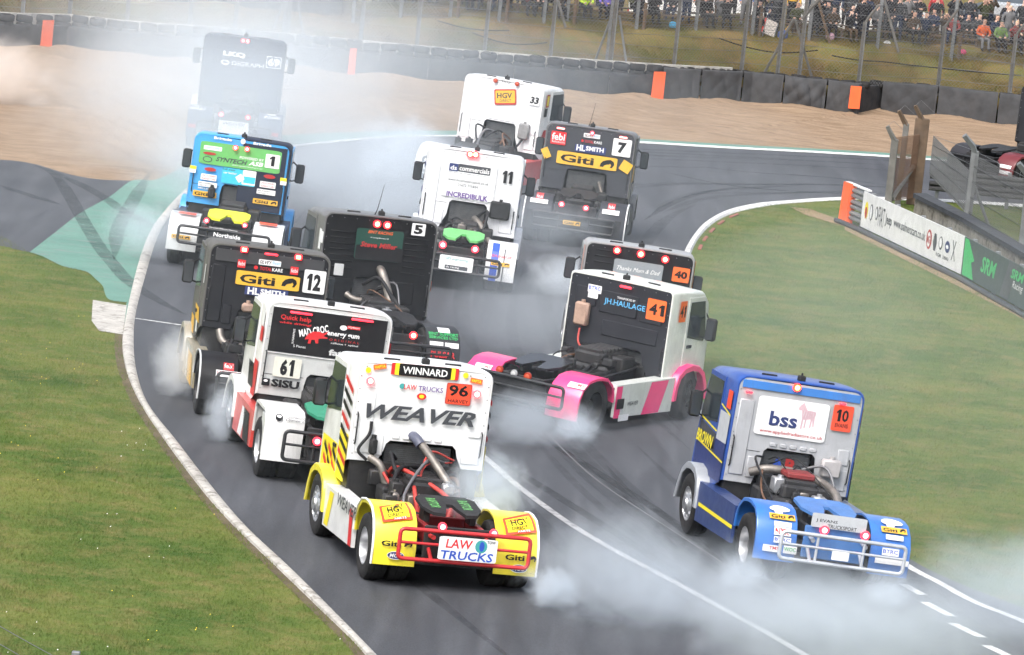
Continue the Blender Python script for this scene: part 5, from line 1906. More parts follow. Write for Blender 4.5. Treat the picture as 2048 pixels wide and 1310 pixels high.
LAMP = {
    'red': (((1, .03, .05), 2.2), ((1, .25, .28), 5.0)), 'redhot': (((1, .02, .03), 3.5), ((1, .42, .12), 9.0)), 'amber': (((1, .04, .02), 3.0), ((1, .50, .10), 7.0)),
    'pale': (((1, .10, .12), 1.6), ((1, .80, .62), 2.4)), 'dim': (((.5, .05, .02), .12), ((.6, .10, .04), .2)), 'clear': (((.6, .6, .6), 0.05), ((.7, .7, .7), .1))}


def giti_mark(w, h):
    return [(-.5, -.5), (-.46, -.1), (-.3, .25), (-.05, .42), (.2, .5), (.42, .3), (.5, -.05), (.42, -.3), (.36, -.5), (.2, -.5), (.28, -.2), (.2, .02), (.1, -.12), (-.05, -.15), (-.2, -.3), (-.25, -.5)]


CROC = [(-.5, -.25), (-.4, .1), (-.2, .32), (.1, .38), (.3, .3), (.5, .5), (.42, .28), (.3, .12), (.5, .05), (.48, -.02), (.25, -.05), (.1, -.1), (.12, -.4), (0, -.42), (-.05, -.2), (-.2, -.22), (-.22, -.48), (-.34, -.48), (-.32, -.2)]
ZEBRA = [(-.5, .28), (-.46, .18), (-.30, .20), (-.26, 0), (-.24, -.15), (-.26, -.5), (-.16, -.5), (-.14, -.14), (-.06, -.14), (-.08, -.46), (.0, -.46), (.03, -.13), (.24, -.10), (.22, -.42), (.30, -.42), (.34, -.12), (.40, -.38), (.47, -.38), (.46, 0), (.50, .12), (.46, .2), (.3, .22), (.0, .22), (-.12, .36), (-.22, .46), (-.27, .52), (-.29, .45), (-.38, .40)]


def truck(num, c):
    X, Y, yaw, lean, wc, wf, zr, zb, yc, wb, zf = FIT[num]
    wc, wf = wc / 2, wf / 2
    root = tag(empty('race_truck', (X, Y, 0), -yaw), c['label'], 'race truck', 'race trucks on the circuit')
    cl_, sl_ = math.cos(lean), math.sin(lean)

    def xf(p):
        zz = p[2] - .6
        return (p[0] * cl_ + zz * sl_, p[1], .6 + zz * cl_ - p[0] * sl_)

    def part(name, mb, mat, parent=root, smooth=None, body=True):
        return mb.build(name, mat, parent, xf if body else None, smooth)
    SH = paint('shell_' + num, c['shell'])
    RE = paint('rear_' + num, c['rear'], .45, c.get('rdirt', .3))
    FE = paint('fender_' + num, c['fender'])
    SK = paint('skirt_' + num, c.get('skirt', c['shell']))
    Lc = c.get('len', 2.2)
    rr = c.get('round', .16)
    # --- cab shell
    st = [(0.0, wc - .014, zr - .014, zb), (.03, wc, zr, zb - .02), (.6, wc, zr - .012 + c.get('crown', 0), zb - .25), (1.2, wc, zr - .055 + c.get('crown', 0), .95), (Lc - .55, wc - .01, zr - .10, .85), (Lc - .30, wc - .05, zr - .26, .7), (Lc - .05, wc - .10, zr - .95, .6), (Lc, wc - .12, 1.2, .45)]
    rs = []
    for dy, hw, zt, z0 in st:
        r_ = rr if zt > 1.6 else .08
        ring = [(hw, yc + dy, z0), (hw, yc + dy, z0 + (zt - z0) * .5)]
        ring += [(hw - r_ + r_ * math.cos(R(a)), yc + dy, zt - r_ + r_ * math.sin(R(a))) for a in (0, 22, 45, 68, 90)]
        ring += [(hw * .4, yc + dy, zt + .012), (0, yc + dy, zt + .014), (-hw * .4, yc + dy, zt + .012)]
        ring += [(-hw + r_ - r_ * math.cos(R(a)), yc + dy, zt - r_ + r_ * math.sin(R(a))) for a in (90, 68, 45, 22, 0)]
        ring += [(-hw, yc + dy, z0 + (zt - z0) * .5), (-hw, yc + dy, z0)]
        rs.append(ring)
    cw_ = c.get('rim_w', .022)
    inner = [(p[0] * (1 - cw_ / wc), p[1] + .0, (p[2] - zb) * (1 - cw_ / (zr - zb)) + zb if p[2] > zb + .1 else p[2]) for p in rs[0]]
    rs2 = [[(p[0], p[1] + .05, p[2]) for p in inner], inner] + rs
    mb = MB()
    mb.rings(rs2, False, True, False)
    if c.get('shell2'):
        mb.m = [1 if sum(mb.v[i][0] for i in f_) > 0 else 0 for f_ in mb.f]
    shell = part('cab_shell', mb, [SH, paint('shell2_' + num, c['shell2'])] if c.get('shell2') else SH, root, 42)
    # --- rear panel with its cut-out
    x0, x1 = -wc + .014 + cw_ + .004, wc - .014 - cw_ - .004
    zt = zr - .014 - cw_ - .004
    P = rrect(x0, x1, zb, zt, rr - cw_ * .5, 4, False)[:-2]
    cut = c.get('cut', (-.47, .5, 1.68, .55))
    P = [(x1, zb)] + P + [(x0, zb)]
    if cut:
        a, b, ct, fl = cut
        P += [(a - fl * .2, zb), (a - .03, (zb + ct) / 2), (a, ct - .06), (a + .06, ct), (b - .06, ct), (b, ct - .06), (b + .03, (zb + ct) / 2), (b + fl * .2, zb)]
    mb = MB()
    mb.prism(P, lambda u, v, w_: (u, yc + w_, v), .004, .035)
    pads = c.get('pads')
    if pads is None:
        pads = [(x0 + .05, x0 + .30, zb + .12, zt - .35), (x1 - .26, x1 - .06, zb + .5, zt - .95), (x1 - .34, x1 - .05, zb + .08, zb + .42), (x0 + .34, x0 + .5, zb + .1, zb + .45)]
        if cut:
            pads += [(cut[0] + .08 + k * .17, cut[0] + .2 + k * .17, cut[2] + .03, cut[2] + .10) for k in range(5)]
    for a, b, q0, q1 in pads:
        if b - a > .03 and q1 - q0 > .015:
            mb.box(a, b, yc - .018, yc + .01, q0, q1, .014)
    rp = part('rear_panel', mb, RE, root, 40)
    for cx, cz, w_, h_, cn in c.get('bands', ()):
        mb = MB()
        mb.box(cx - w_ / 2, cx + w_ / 2, yc - .021, yc - .004, cz - h_ / 2, cz + h_ / 2, .004)
        part('panel_band', mb, ink(cn) if isinstance(cn, str) else paint('band_%s' % num, cn), rp)
    if cut:
        a, b, ct, fl = cut
        mb = MB()
        mb.rings([[(a - .1, yc + .036, zb - .35), (a - .1, yc + .036, ct + .05), (b + .1, yc + .036, ct + .05), (b + .1, yc + .036, zb - .35)], [(a - .1, yc + .5, zb - .35), (a - .1, yc + .5, ct + .05), (b + .1, yc + .5, ct + .05), (b + .1, yc + .5, zb - .35)]], False, True)
        part('engine_recess', mb, DARK)
        mb = MB()
        ra, rb, rt, rz = a + .02, b - .04, ct - .06, max(zb - .2, ct - .75)
        mb.box(ra, rb, yc + .14, yc + .22, rz, rt, .01)
        n = 15
        for k in range(n):
            zq = rz + .03 + (rt - rz - .06) * k / (n - 1)
            mb.box(ra + .03, rb - .03, yc + .128, yc + .142, zq - .006, zq + .006)
        part('radiator', mb, c.get('radmat', M('radiator_core', (.10, .105, .11), .5, .4, .2, 9, .3)))
    # pressed seam, rivets and grab handles on the cab back
    mb = MB()
    for k in range(9):
        px = x0 + .10 + (x1 - x0 - .2) * k / 8
        mb.cyl((px, yc + .006, zt - .05), (px, yc - .008, zt - .05), .011, .008, 6)
    for k in range(7):
        pz = zb + .1 + (zt - zb - .3) * k / 6
        for px in (x0 + .03, x1 - .03):
            mb.cyl((px, yc + .006, pz), (px, yc - .008, pz), .010, .008, 6)
    tag(part('rivets', mb, M('rivet_steel', (.20, .20, .21), .4, .6), rp), kind='stuff')
    for px, q0, q1 in ((x0 + .045, zb + .25, zb + .75), (x1 - .045, zb + .2, zb + .6)):
        mb = MB()
        mb.tube([(px, yc, q0), (px, yc - .05, q0 + .03), (px, yc - .05, q1 - .03), (px, yc, q1)], .012, 6)
        part('grab_handle', mb, PLASTIC, rp, 60)
    mb = MB()
    mb.box(x0 + .05, x1 - .05, yc - .0015, yc + .006, zb + (zt - zb) * .40, zb + (zt - zb) * .40 + .008) if not cut else mb.box(x0 + .04, cut[0] - .06, yc - .0015, yc + .006, cut[2] - .08, cut[2] - .072)
    part('panel_seam', mb, PLASTIC, rp)
    rg = random.Random(num)
    for k in range(c.get('clutter', 9)):
        ax, bx = rg.uniform(cut[0], cut[1]), rg.uniform(-.7, .7)
        az, bz2 = rg.uniform(1.0, cut[2] - .15), rg.uniform(.85, 1.15)
        mid = ((ax + bx) / 2 + rg.uniform(-.25, .25), yc - rg.uniform(.2, .5), max(az, bz2) + rg.uniform(-.05, .2))
        mb = MB()
        mb.tube(spline([(ax, yc + .02, az), mid, (bx, yc - rg.uniform(.6, 1.3), bz2), (bx * .8, yc - rg.uniform(1.3, 1.7), .8)], 5), rg.choice((.012, .018, .025, .035)), 7)
        part('hose', mb, rg.choice((HO, HO, HO, M('grey_hose', (.16, .16, .17), .4, .3), M('rust_pipe', (.16, .085, .05), .6, .3), REDHOSE if num == '96' else HO)), root, 60)
    for k in range(max(0, c.get('clutter', 9) - 3)):
        px, py, pz = rg.uniform(-.7, .7), yc - rg.uniform(.15, 1.5), rg.uniform(.9, 1.2)
        sx, sy, sz = rg.uniform(.05, .14), rg.uniform(.05, .14), rg.uniform(.05, .13)
        mb = MB()
        mb.box(px - sx, px + sx, py - sy, py + sy, pz - sz, pz + sz, .02)
        mb.cyl((px, py, pz + sz - .01), (px, py, pz + sz + .04), sx * .4, None, 8)
        part('ancillary', mb, rg.choice((DARK, DARK, PLASTIC, ALLOY, PIPE)), root, 40)
    # --- floor, engine, gearbox
    mb = MB()
    mb.box(-.5, .5, yc - 1.05, yc + .9, .55, 1.02, .05)
    mb.box(-.30, .30, yc - .95, yc + .1, 1.0, 1.24, .04)
    for k in range(6):
        mb.box(-.26, .26, yc - .9 + k * .15, yc - .80 + k * .15, 1.22, 1.31, .02)
    mb.box(.34, .62, yc - .7, yc - .2, .9, 1.2, .03)
    mb.box(-.66, -.4, yc - .8, yc - .35, .85, 1.1, .03)
    part('engine_block', mb, c.get('engmat', DARK))
    if c.get('rocker'):
        mb = MB()
        mb.box(-.22, .26, yc - .75, yc - .3, 1.31, 1.42, .03)
        part('rocker_cover', mb, M('rocker_red', (.20, .025, .025), .5))
    mb = MB()
    mb.box(-wc + .06, wc - .06, yc + .06, yc + Lc - .3, .6, max(zb, 1.0), .02)
    part('cab_floor', mb, DARK)
    for path, r_, mt_ in c.get('pipes', ()):
        mb = MB()
        mb.tube(spline([(px, yc + py, pz) for px, py, pz in path], 5), r_, 10)
        part('exhaust_pipe' if mt_ == PIPE else 'hose', mb, mt_, root, 60)
    for bx_, bz_, bw_, bh_, mt_ in c.get('tanks', ()):
        mb = MB()
        mb.box(bx_ - bw_ / 2, bx_ + bw_ / 2, yc - .16, yc - .02, bz_ - bh_ / 2, bz_ + bh_ / 2, .035)
        mb.cyl((bx_, yc - .09, bz_ + bh_ / 2 - .01), (bx_, yc - .09, bz_ + bh_ / 2 + .05), .04, None, 10)
        part('header_tank', mb, mt_, root, 40)
    # --- chassis
    for sg in (-1, 1):
        mb = MB()
        mb.box(sg * .43 - .04, sg * .43 + .04, -.72, yc + .8, .68, .94, .012)
        part('chassis_rail', mb, c.get('chmat', DARK))
    for y in (-.68, .55, 1.3):
        mb = MB()
        mb.box(-.40, .40, y - .05, y + .05, .70, .92, .015)
        part('cross_member', mb, c.get('chmat', DARK))
    mb = MB()
    mb.cyl((-1.0, 0, .5), (1.0, 0, .5), .09, None, 12)
    mb.lathe([(.02, -.22), (.16, -.16), (.22, 0), (.16, .16), (.02, .22)], (0, 0, .5), 'x', 16)
    part('rear_axle', mb, DARK, root, 40, False)
    mb = MB()
    mb.cyl((-.95, wb, .5), (.95, wb, .5), .06, None, 10)
    part('front_axle', mb, DARK, root, 40, False)
    for sg in (-1, 1):
        mb = MB()
        mb.cyl((sg * .58, .55, .72), (sg * .58, 1.25, .72), .14, None, 14)
        part('air_tank', mb, c.get('tankmat', ALLOY), root, 40)
    mb = MB()  # unseen plates added under the truck to darken the ground beneath
    mb.box(-.82, .82, .62, wb - .62, .34, .40, .01)
    mb.box(-.60, .60, -.62, .62, .36, .42, .01)
    mb.box(-.62, .62, wb - .60, yc + Lc - .1, .32, .38, .01)
    mb.v = [(a, b, c_) for a, b, c_ in mb.v]
    tag(part('ground_shade_plate', mb, DARK), kind=None)
    # fifth wheel, a horseshoe plate
    hs_ = [(-.46, -.18), (-.46, .30), (-.34, .46), (.34, .46), (.46, .30), (.46, -.18), (.34, -.46), (.16, -.50), (.08, -.18), (.05, .02), (-.05, .02), (-.08, -.18), (-.16, -.50), (-.34, -.46)]
    mb = MB()
    z5 = c.get('z5', 1.12)
    mb.prism(hs_, lambda u, v, w_: (u, .05 + v, z5 + w_ + v * .12), 0, .05)
    fw = part('fifth_wheel', mb, c.get('fifth', PLASTIC), root, 30)
    for sg in (-1, 1):
        mb = MB()
        mb.box(sg * .36 - .05, sg * .36 + .05, -.1, .2, .92, z5 + .01, .01)
        part('mount', mb, DARK, fw)
    if c.get('z5text'):
        for sg in (-1, 1):
            S = lambda u, v: (sg * .25 + u, .05 + v, z5 + .056 + v * .12)
            lettering('RAPTOR', 0, .02, .16, .5, lambda u, v: (sg * .25 + v * .32, .07 - u * 3.0, z5 + .058 - u * 3.0 * .12), ink('leaf'), fw, .02, 0, 0, xf)
    # --- wheels
    for (sx, yy, rear) in ((-1, 0, 1), (1, 0, 1), (-1, wb, 0), (1, wb, 0)):
        cx = sx * (wf - .17)
        steer = 0 if rear else c.get('steer', 0.0)
        hub = link('wheel', HUB, root, (cx, yy, .505), (random.uniform(0, 3) * 0, 0, (math.pi if sx > 0 else 0) - steer))
        link('tyre', TYRE, hub)
        rm_ = link('rim', RIM_R if rear else RIM_F, hub)
        if c.get('rim'):
            rm_.material_slots[0].link = 'OBJECT'
            rm_.material_slots[0].material = c['rim']
        if rear:
            link('tyre', TYRE, hub, (.345, 0, 0))
    # --- rear fenders
    k = zf / 1.1
    prof = [(.68, .60), (.66, .76 * k), (.56, .93 * k), (.36, 1.06 * k), (.1, zf), (-.1, zf), (-.35, 1.06 * k), (-.55, .93 * k), (-.66, .75 * k), (-.70, .55 * k), (-.70, .33)]
    zs = [.33, .55 * k, .75 * k, .93 * k, 1.06 * k, zf]
    ys = [-.70, -.70, -.66, -.55, -.35, -.1]
    if c.get('boxfender'):
        prof = [(.68, .60), (.66, zf - .14), (.58, zf - .03), (.42, zf), (-.45, zf), (-.60, zf - .05), (-.68, zf - .15), (-.70, .33)]
        zs, ys = [.33, zf - .15, zf - .05, zf], [-.70, -.68, -.60, -.45]
    fend = {}
    for sg in (-1, 1):
        xi, xo = sg * (wf - c.get('fw', .66)), sg * wf
        mb = MB()
        sub = []
        for i in range(len(prof) - 1):
            a, b = prof[i], prof[i + 1]
            sub += [(a[0] + (b[0] - a[0]) * t, a[1] + (b[1] - a[1]) * t) for t in (0, .5)]
        sub.append(prof[-1])
        rs = []
        for i, (y, z) in enumerate(sub):
            a = np.array(sub[max(0, i - 1)])
            b = np.array(sub[min(len(sub) - 1, i + 1)])
            t = (b - a) / np.linalg.norm(b - a)
            n_ = np.array((-t[1], t[0]))
            n_ = n_ if (n_[1] > 0 or n_[0] * y > 0) else -n_
            iy, iz = y - n_[0] * .03, z - n_[1] * .03
            rs.append([(xi, y, z), (xo - sg * .02, y, z), (xo, y - n_[0] * .01, z - n_[1] * .01), (xo, y - n_[0] * .06, z - n_[1] * .06), (xo - sg * .03, y - n_[0] * .06, z - n_[1] * .06), (xo - sg * .03, iy, iz), (xi, iy, iz)])
        mb.rings(rs)
        fend[sg] = part('rear_fender', mb, paint('fender_top_' + num, c['fender2']) if (c.get('fender2') and sg == c.get('f2side', 1)) else FE, root, 35)
        if c.get('lip'):
            mb = MB()
            mb.tube([(xo + sg * .004, y, z) for y, z in sub], .018, 6)
            part('edge_trim', mb, ink(c['lip']), fend[sg], 60)
        if c.get('boxfender'):
            mb = MB()
            mb.box(min(xi, xo - sg * .02), max(xi, xo - sg * .02), -.62, -.1, .36, zf - .1, .03)
            part('inner_panel', mb, FE, fend[sg], 40)
        # skirt
        mb = MB()
        y0, y1 = .72, wb - .66
        mb.prism([(y0, .30), (y1, .26), (y1 + .04, .90), (y0 + .02, .90)], lambda u, v, w_: (sg * (wf - .03 + w_), u, v), -.03, .025)
        mb.box(min(sg * (wf - .30), sg * (wf - .055)), max(sg * (wf - .30), sg * (wf - .055)), y0 + .02, y1 + .02, .84, .90, .01)
        sk = part('side_skirt', mb, SK, root, 35)
        for (u0, u1, q0, q1, sl2, cn) in c.get('skirt_art', ()):
            mb = MB()
            mb.add([(sg * (wf + .002), y0 + (y1 - y0) * u, z) for u, z in ((u0, q0), (u1, q0), (u1 + sl2, q1), (u0 + sl2, q1))], [(0, 1, 2, 3)])
            part('skirt_stripe', mb, ink(cn), sk)
        # front fender
        pf = [(-.66, .45), (-.64, .72), (-.54, .94), (-.34, 1.07), (-.05, 1.12), (.25, 1.08), (.48, .95), (.62, .72), (.72, .40)]
        mb = MB()
        rs = []
        for i, (y, z) in enumerate(pf):
            d = np.array((y, z - .5))
            d = d / np.linalg.norm(d)
            rs.append([(sg * (wf - .42), wb + y, z), (sg * (wf + .0), wb + y, z), (sg * (wf + .03), wb + y - d[0] * .02, z - d[1] * .02), (sg * (wf + .03), wb + y - d[0] * .12, z - d[1] * .12), (sg * (wf), wb + y - d[0] * .12, z - d[1] * .12), (sg * (wf - .02), wb + y - d[0] * .04, z - d[1] * .04), (sg * (wf - .42), wb + y - d[0] * .04, z - d[1] * .04)])
        mb.rings(rs)
        part('front_fender', mb, paint('ffender_' + num, c.get('ffender', c['shell'])), root, 35)
        # door, window, mirror
        mb = MB()
        zw0, zw1 = zr - 1.02, zr - .24
        ya, yb = yc + .72, yc + min(Lc - .42, 1.72)
        xs_ = sg * (wc + .004)
        mb.prism([(ya - .06, .98), (yb + .12, .9), (yb + .10, 1.6), (yb - .16, zw1 + .08), (ya - .06, zw1 + .08)], lambda u, v, w_: (xs_ + sg * w_, u, v), -.03, .012)
        dr = part('door', mb, SH, root, 30)
        mb = MB()
        mb.prism([(ya, zw0 + .1), (yb - .06, zw0), (yb + .02, zw0 + .1), (yb - .16, zw1), (ya, zw1)], lambda u, v, w_: (xs_ + sg * w_, u, v), .008, .018)
        part('side_window', mb, GLASS, dr, 30)
        mb = MB()
        mb.box(min(xs_ + sg * .01, xs_ + sg * .04), max(xs_ + sg * .01, xs_ + sg * .04), ya + .02, ya + .2, 1.42, 1.48, .008)
        part('handle', mb, PLASTIC, dr)
        mb = MB()
        mx = sg * (wc + .20)
        ym = yc + min(Lc - .55, 1.55)
        mb.box(mx - .10, mx + .10, ym - .06, ym + .08, zr - .98, zr - .55, .035)
        mi = part('mirror', mb, PLASTIC, root, 40)
        mb = MB()
        mb.tube([(sg * (wc - .02), ym + .15, zr - .5), (mx - sg * .05, ym + .02, zr - .62), (mx - sg * .05, ym + .02, zr - .92), (sg * (wc - .02), ym + .15, zr - .98)], .018, 6)
        part('mirror_arm', mb, PLASTIC, mi)
        mb = MB()
        mb.box(mx - .08, mx + .08, ym - .066, ym - .058, zr - .95, zr - .58)
        part('mirror_glass', mb, M('mirror_glass', (.08, .09, .10), .1, .5), mi)
        # side art
        art_n = 0
        for art in c.get('side_art', ()):
            u0, u1, q0, q1, sl2, cn = art[:6]
            mb = MB()
            Q = ((u0, q0), (u1, q0), (u1 + sl2, q1), (u0 + sl2, q1)) if len(art) == 6 else ((u0, q0), (u1, q0 + sl2), (u1, q0 + sl2 + q1), (u0, q0 + q1))
            mb.add([(sg * (wc + .018 + .001 * art_n), yc + u, z) for u, z in Q], [(0, 1, 2, 3)])
            art_n += 1
            part('side_stripe', mb, ink(cn), shell)
    # --- rear bumper tube frame
    bm = c.get('bumper')
    if bm:
        bx0, bx1, bz0, bz1, bmat = bm
        yb_ = -1.0
        mb = MB()
        loop = [(px, yb_, pz) for px, pz in rrect(bx0, bx1, bz0, bz1, .07, 3)]
        mb.tube(loop, .032, 8, True)
        zm = (bz0 + bz1) / 2 + .02
        mb.tube([(bx0, yb_ + .0, zm), (bx1, yb_ + .0, zm)], .022, 8)
        for px in c.get('uprights', (-.38, .38)):
            mb.tube([(px, yb_ + .005, bz0), (px, yb_ + .005, bz1)], .024, 8)
        for px in (-.43, .43):
            mb.tube([(px, yb_ + .03, zm + .1), (px, -.6, .82)], .035, 8)
            mb.tube([(px, yb_ + .03, bz0), (px, -.6, .70)], .03, 8)
        bo_ = part('rear_bumper', mb, bmat, root, 60)
        if c.get('bplate'):
            a, b, q0, q1 = c['bplate']
            mb = MB()
            mb.box(a, b, yb_ + .03, yb_ + .045, q0, q1, .004)
            part('bumper_panel', mb, PLASTIC, bo_)
    mb = MB()
    mb.box(-.52, .52, -.74, -.69, .45, z5 - .16, .015)
    part('rear_plate', mb, c.get('platemat', DARK))
    # --- roof kit
    mb = MB()
    mb.box(-.06, .06, yc + .08, yc + .2, zr, zr + .10, .02)
    mb.cyl((0, yc + .14, zr + .09), (0, yc + .14, zr + .14), .02, .015, 8)
    part('roof_camera', mb, PLASTIC)
    for px in (-wc * .45, wc * .45):
        mb = MB()
        mb.box(px - .13, px + .13, yc + .3, yc + .35, zr - .02, zr + .03, .01)
        part('roof_vent', mb, PLASTIC)
    if c.get('aerial') is not None:
        mb = MB()
        mb.tube([(c['aerial'], yc + .2, zr), (c['aerial'] + .03, yc + .15, zr + .12), (c['aerial'] + .10, yc + .12, zr + .62)], [.014, .008, .004], 6)
        part('aerial', mb, PLASTIC)
    # --- graphics and lamps
    F = lambda z: float(np.interp(z, zs, ys))
    lvl = [0]

    def surf(pl, off):
        if pl == 'cab':
            return lambda u, z: (u, yc - .024 - off, z)
        if pl == 'rad':
            return lambda u, z: (u, yc + .122 - off, z)
        if pl == 'fen':
            return lambda u, z: (u, F(z) - .006 - off, min(z, zf) + (off if z > .8 else 0))
        if pl == 'bum':
            return lambda u, z: (u, -1.035 - off, z)
        if pl == 'deck':
            return lambda u, z: (u, -.752 - off, z)
        sx = -1 if pl in ('sl', 'cl') else 1
        xx = wf + .004 if pl[0] == 's' else wc + .02
        return lambda u, z: (sx * (xx + off), sx * u, z)
    last = None
    seq = 0
    for e in DEC[num]:
        kind, pl, cx, cz, w_, h_, cn, rot = e[:8]
        seq += 1
        off = .0009 * seq
        S = surf(pl, off)
        own = fend[-1 if cx < 0 else 1] if pl == 'fen' else (rp if pl == 'cab' else root)
        if pl == 'bum' and bm:
            own = bo_
        c_, s_ = math.cos(R(rot)), math.sin(R(rot))

        def put(pts, nm, mt_, par):
            mb = MB()
            mb.add([S(cx + a * w_ * c_ - b * h_ * s_, cz + a * w_ * s_ + b * h_ * c_) for a, b in pts], [tuple(range(len(pts)))])
            return part(nm, mb, mt_, par)
        if kind == 'T':
            lettering(e[8], cx, cz, w_, h_, S, ink(cn), own, e[9], e[10], rot, xf)
        elif kind == 'R':
            if pl == 'fen':
                N = 5
                mb = MB()
                vs = []
                for i in range(N + 1):
                    for j in (-.5, .5):
                        a, b = j, -.5 + i / N
                        vs.append(S(cx + a * w_ * c_ - b * h_ * s_, cz + a * w_ * s_ + b * h_ * c_))
                mb.add(vs, [(2 * i, 2 * i + 1, 2 * i + 3, 2 * i + 2) for i in range(N)])
                part('sticker', mb, ink(cn), own)
            else:
                put(rrect(-.5, .5, -.5, .5, .06, 2), 'sticker', ink(cn), own)
        elif kind == 'C':
            put([(.5 * math.cos(a), .5 * math.sin(a)) for a in np.linspace(0, 2 * math.pi, 19)[:-1]], 'sticker', ink(cn), own)
        elif kind in 'GKZ':
            put({'G': giti_mark(1, 1), 'K': CROC, 'Z': ZEBRA}[kind], 'emblem', ink(cn), own)
            if kind == 'Z':
                for q in range(5):
                    put([(-.2 + q * .13, -.05), (-.16 + q * .13, -.05), (-.13 + q * .13, .2), (-.17 + q * .13, .2)], 'emblem_stripe', ink('pale_white'), own)
        else:
            (ca, ea), (cb, eb) = LAMP[cn]
            yq = S(cx, cz)[1]
            mb, mc = MB(), MB()
            if kind == 'L':
                r_ = max(w_, h_) / 2
                mb.lathe([(.001, .0), (r_ * 1.0, .0), (r_ * 1.05, .02), (r_ * 1.0, .05), (.001, .05)], (cx, yq - .045, cz), 'y', 20)
                mc.lathe([(.001, -.012), (r_ * .35, -.01), (r_ * .62, -.001)], (cx, yq - .046, cz), 'y', 16)
            else:
                mb.box(cx - w_ / 2, cx + w_ / 2, yq - .04, yq + .004, cz - h_ / 2, cz + h_ / 2, min(h_ * .3, .03))
                q = .2 if kind == 'B' else .28
                mc.box(cx - w_ * (.46 if kind == 'B' else q), cx + w_ * (.46 if kind == 'B' else q), yq - .046, yq - .03, cz - h_ * q, cz + h_ * q, .004)
            lp = part('brake_light', mb, glow('lamp_%s_a' % cn, ca, ea), root, 40)
            if not (kind == 'B' and cn != 'pale'):
                part('lamp_lens', mc, glow('lamp_%s_b' % cn, cb, eb), lp, 40)
            if pl == 'deck':
                mb = MB()
                mb.tube([(cx, yq, cz), (cx, -.66, cz - .06), (cx * .8, -.55, .85)], .02, 6)
                part('lamp_bracket', mb, DARK, lp)
    return root


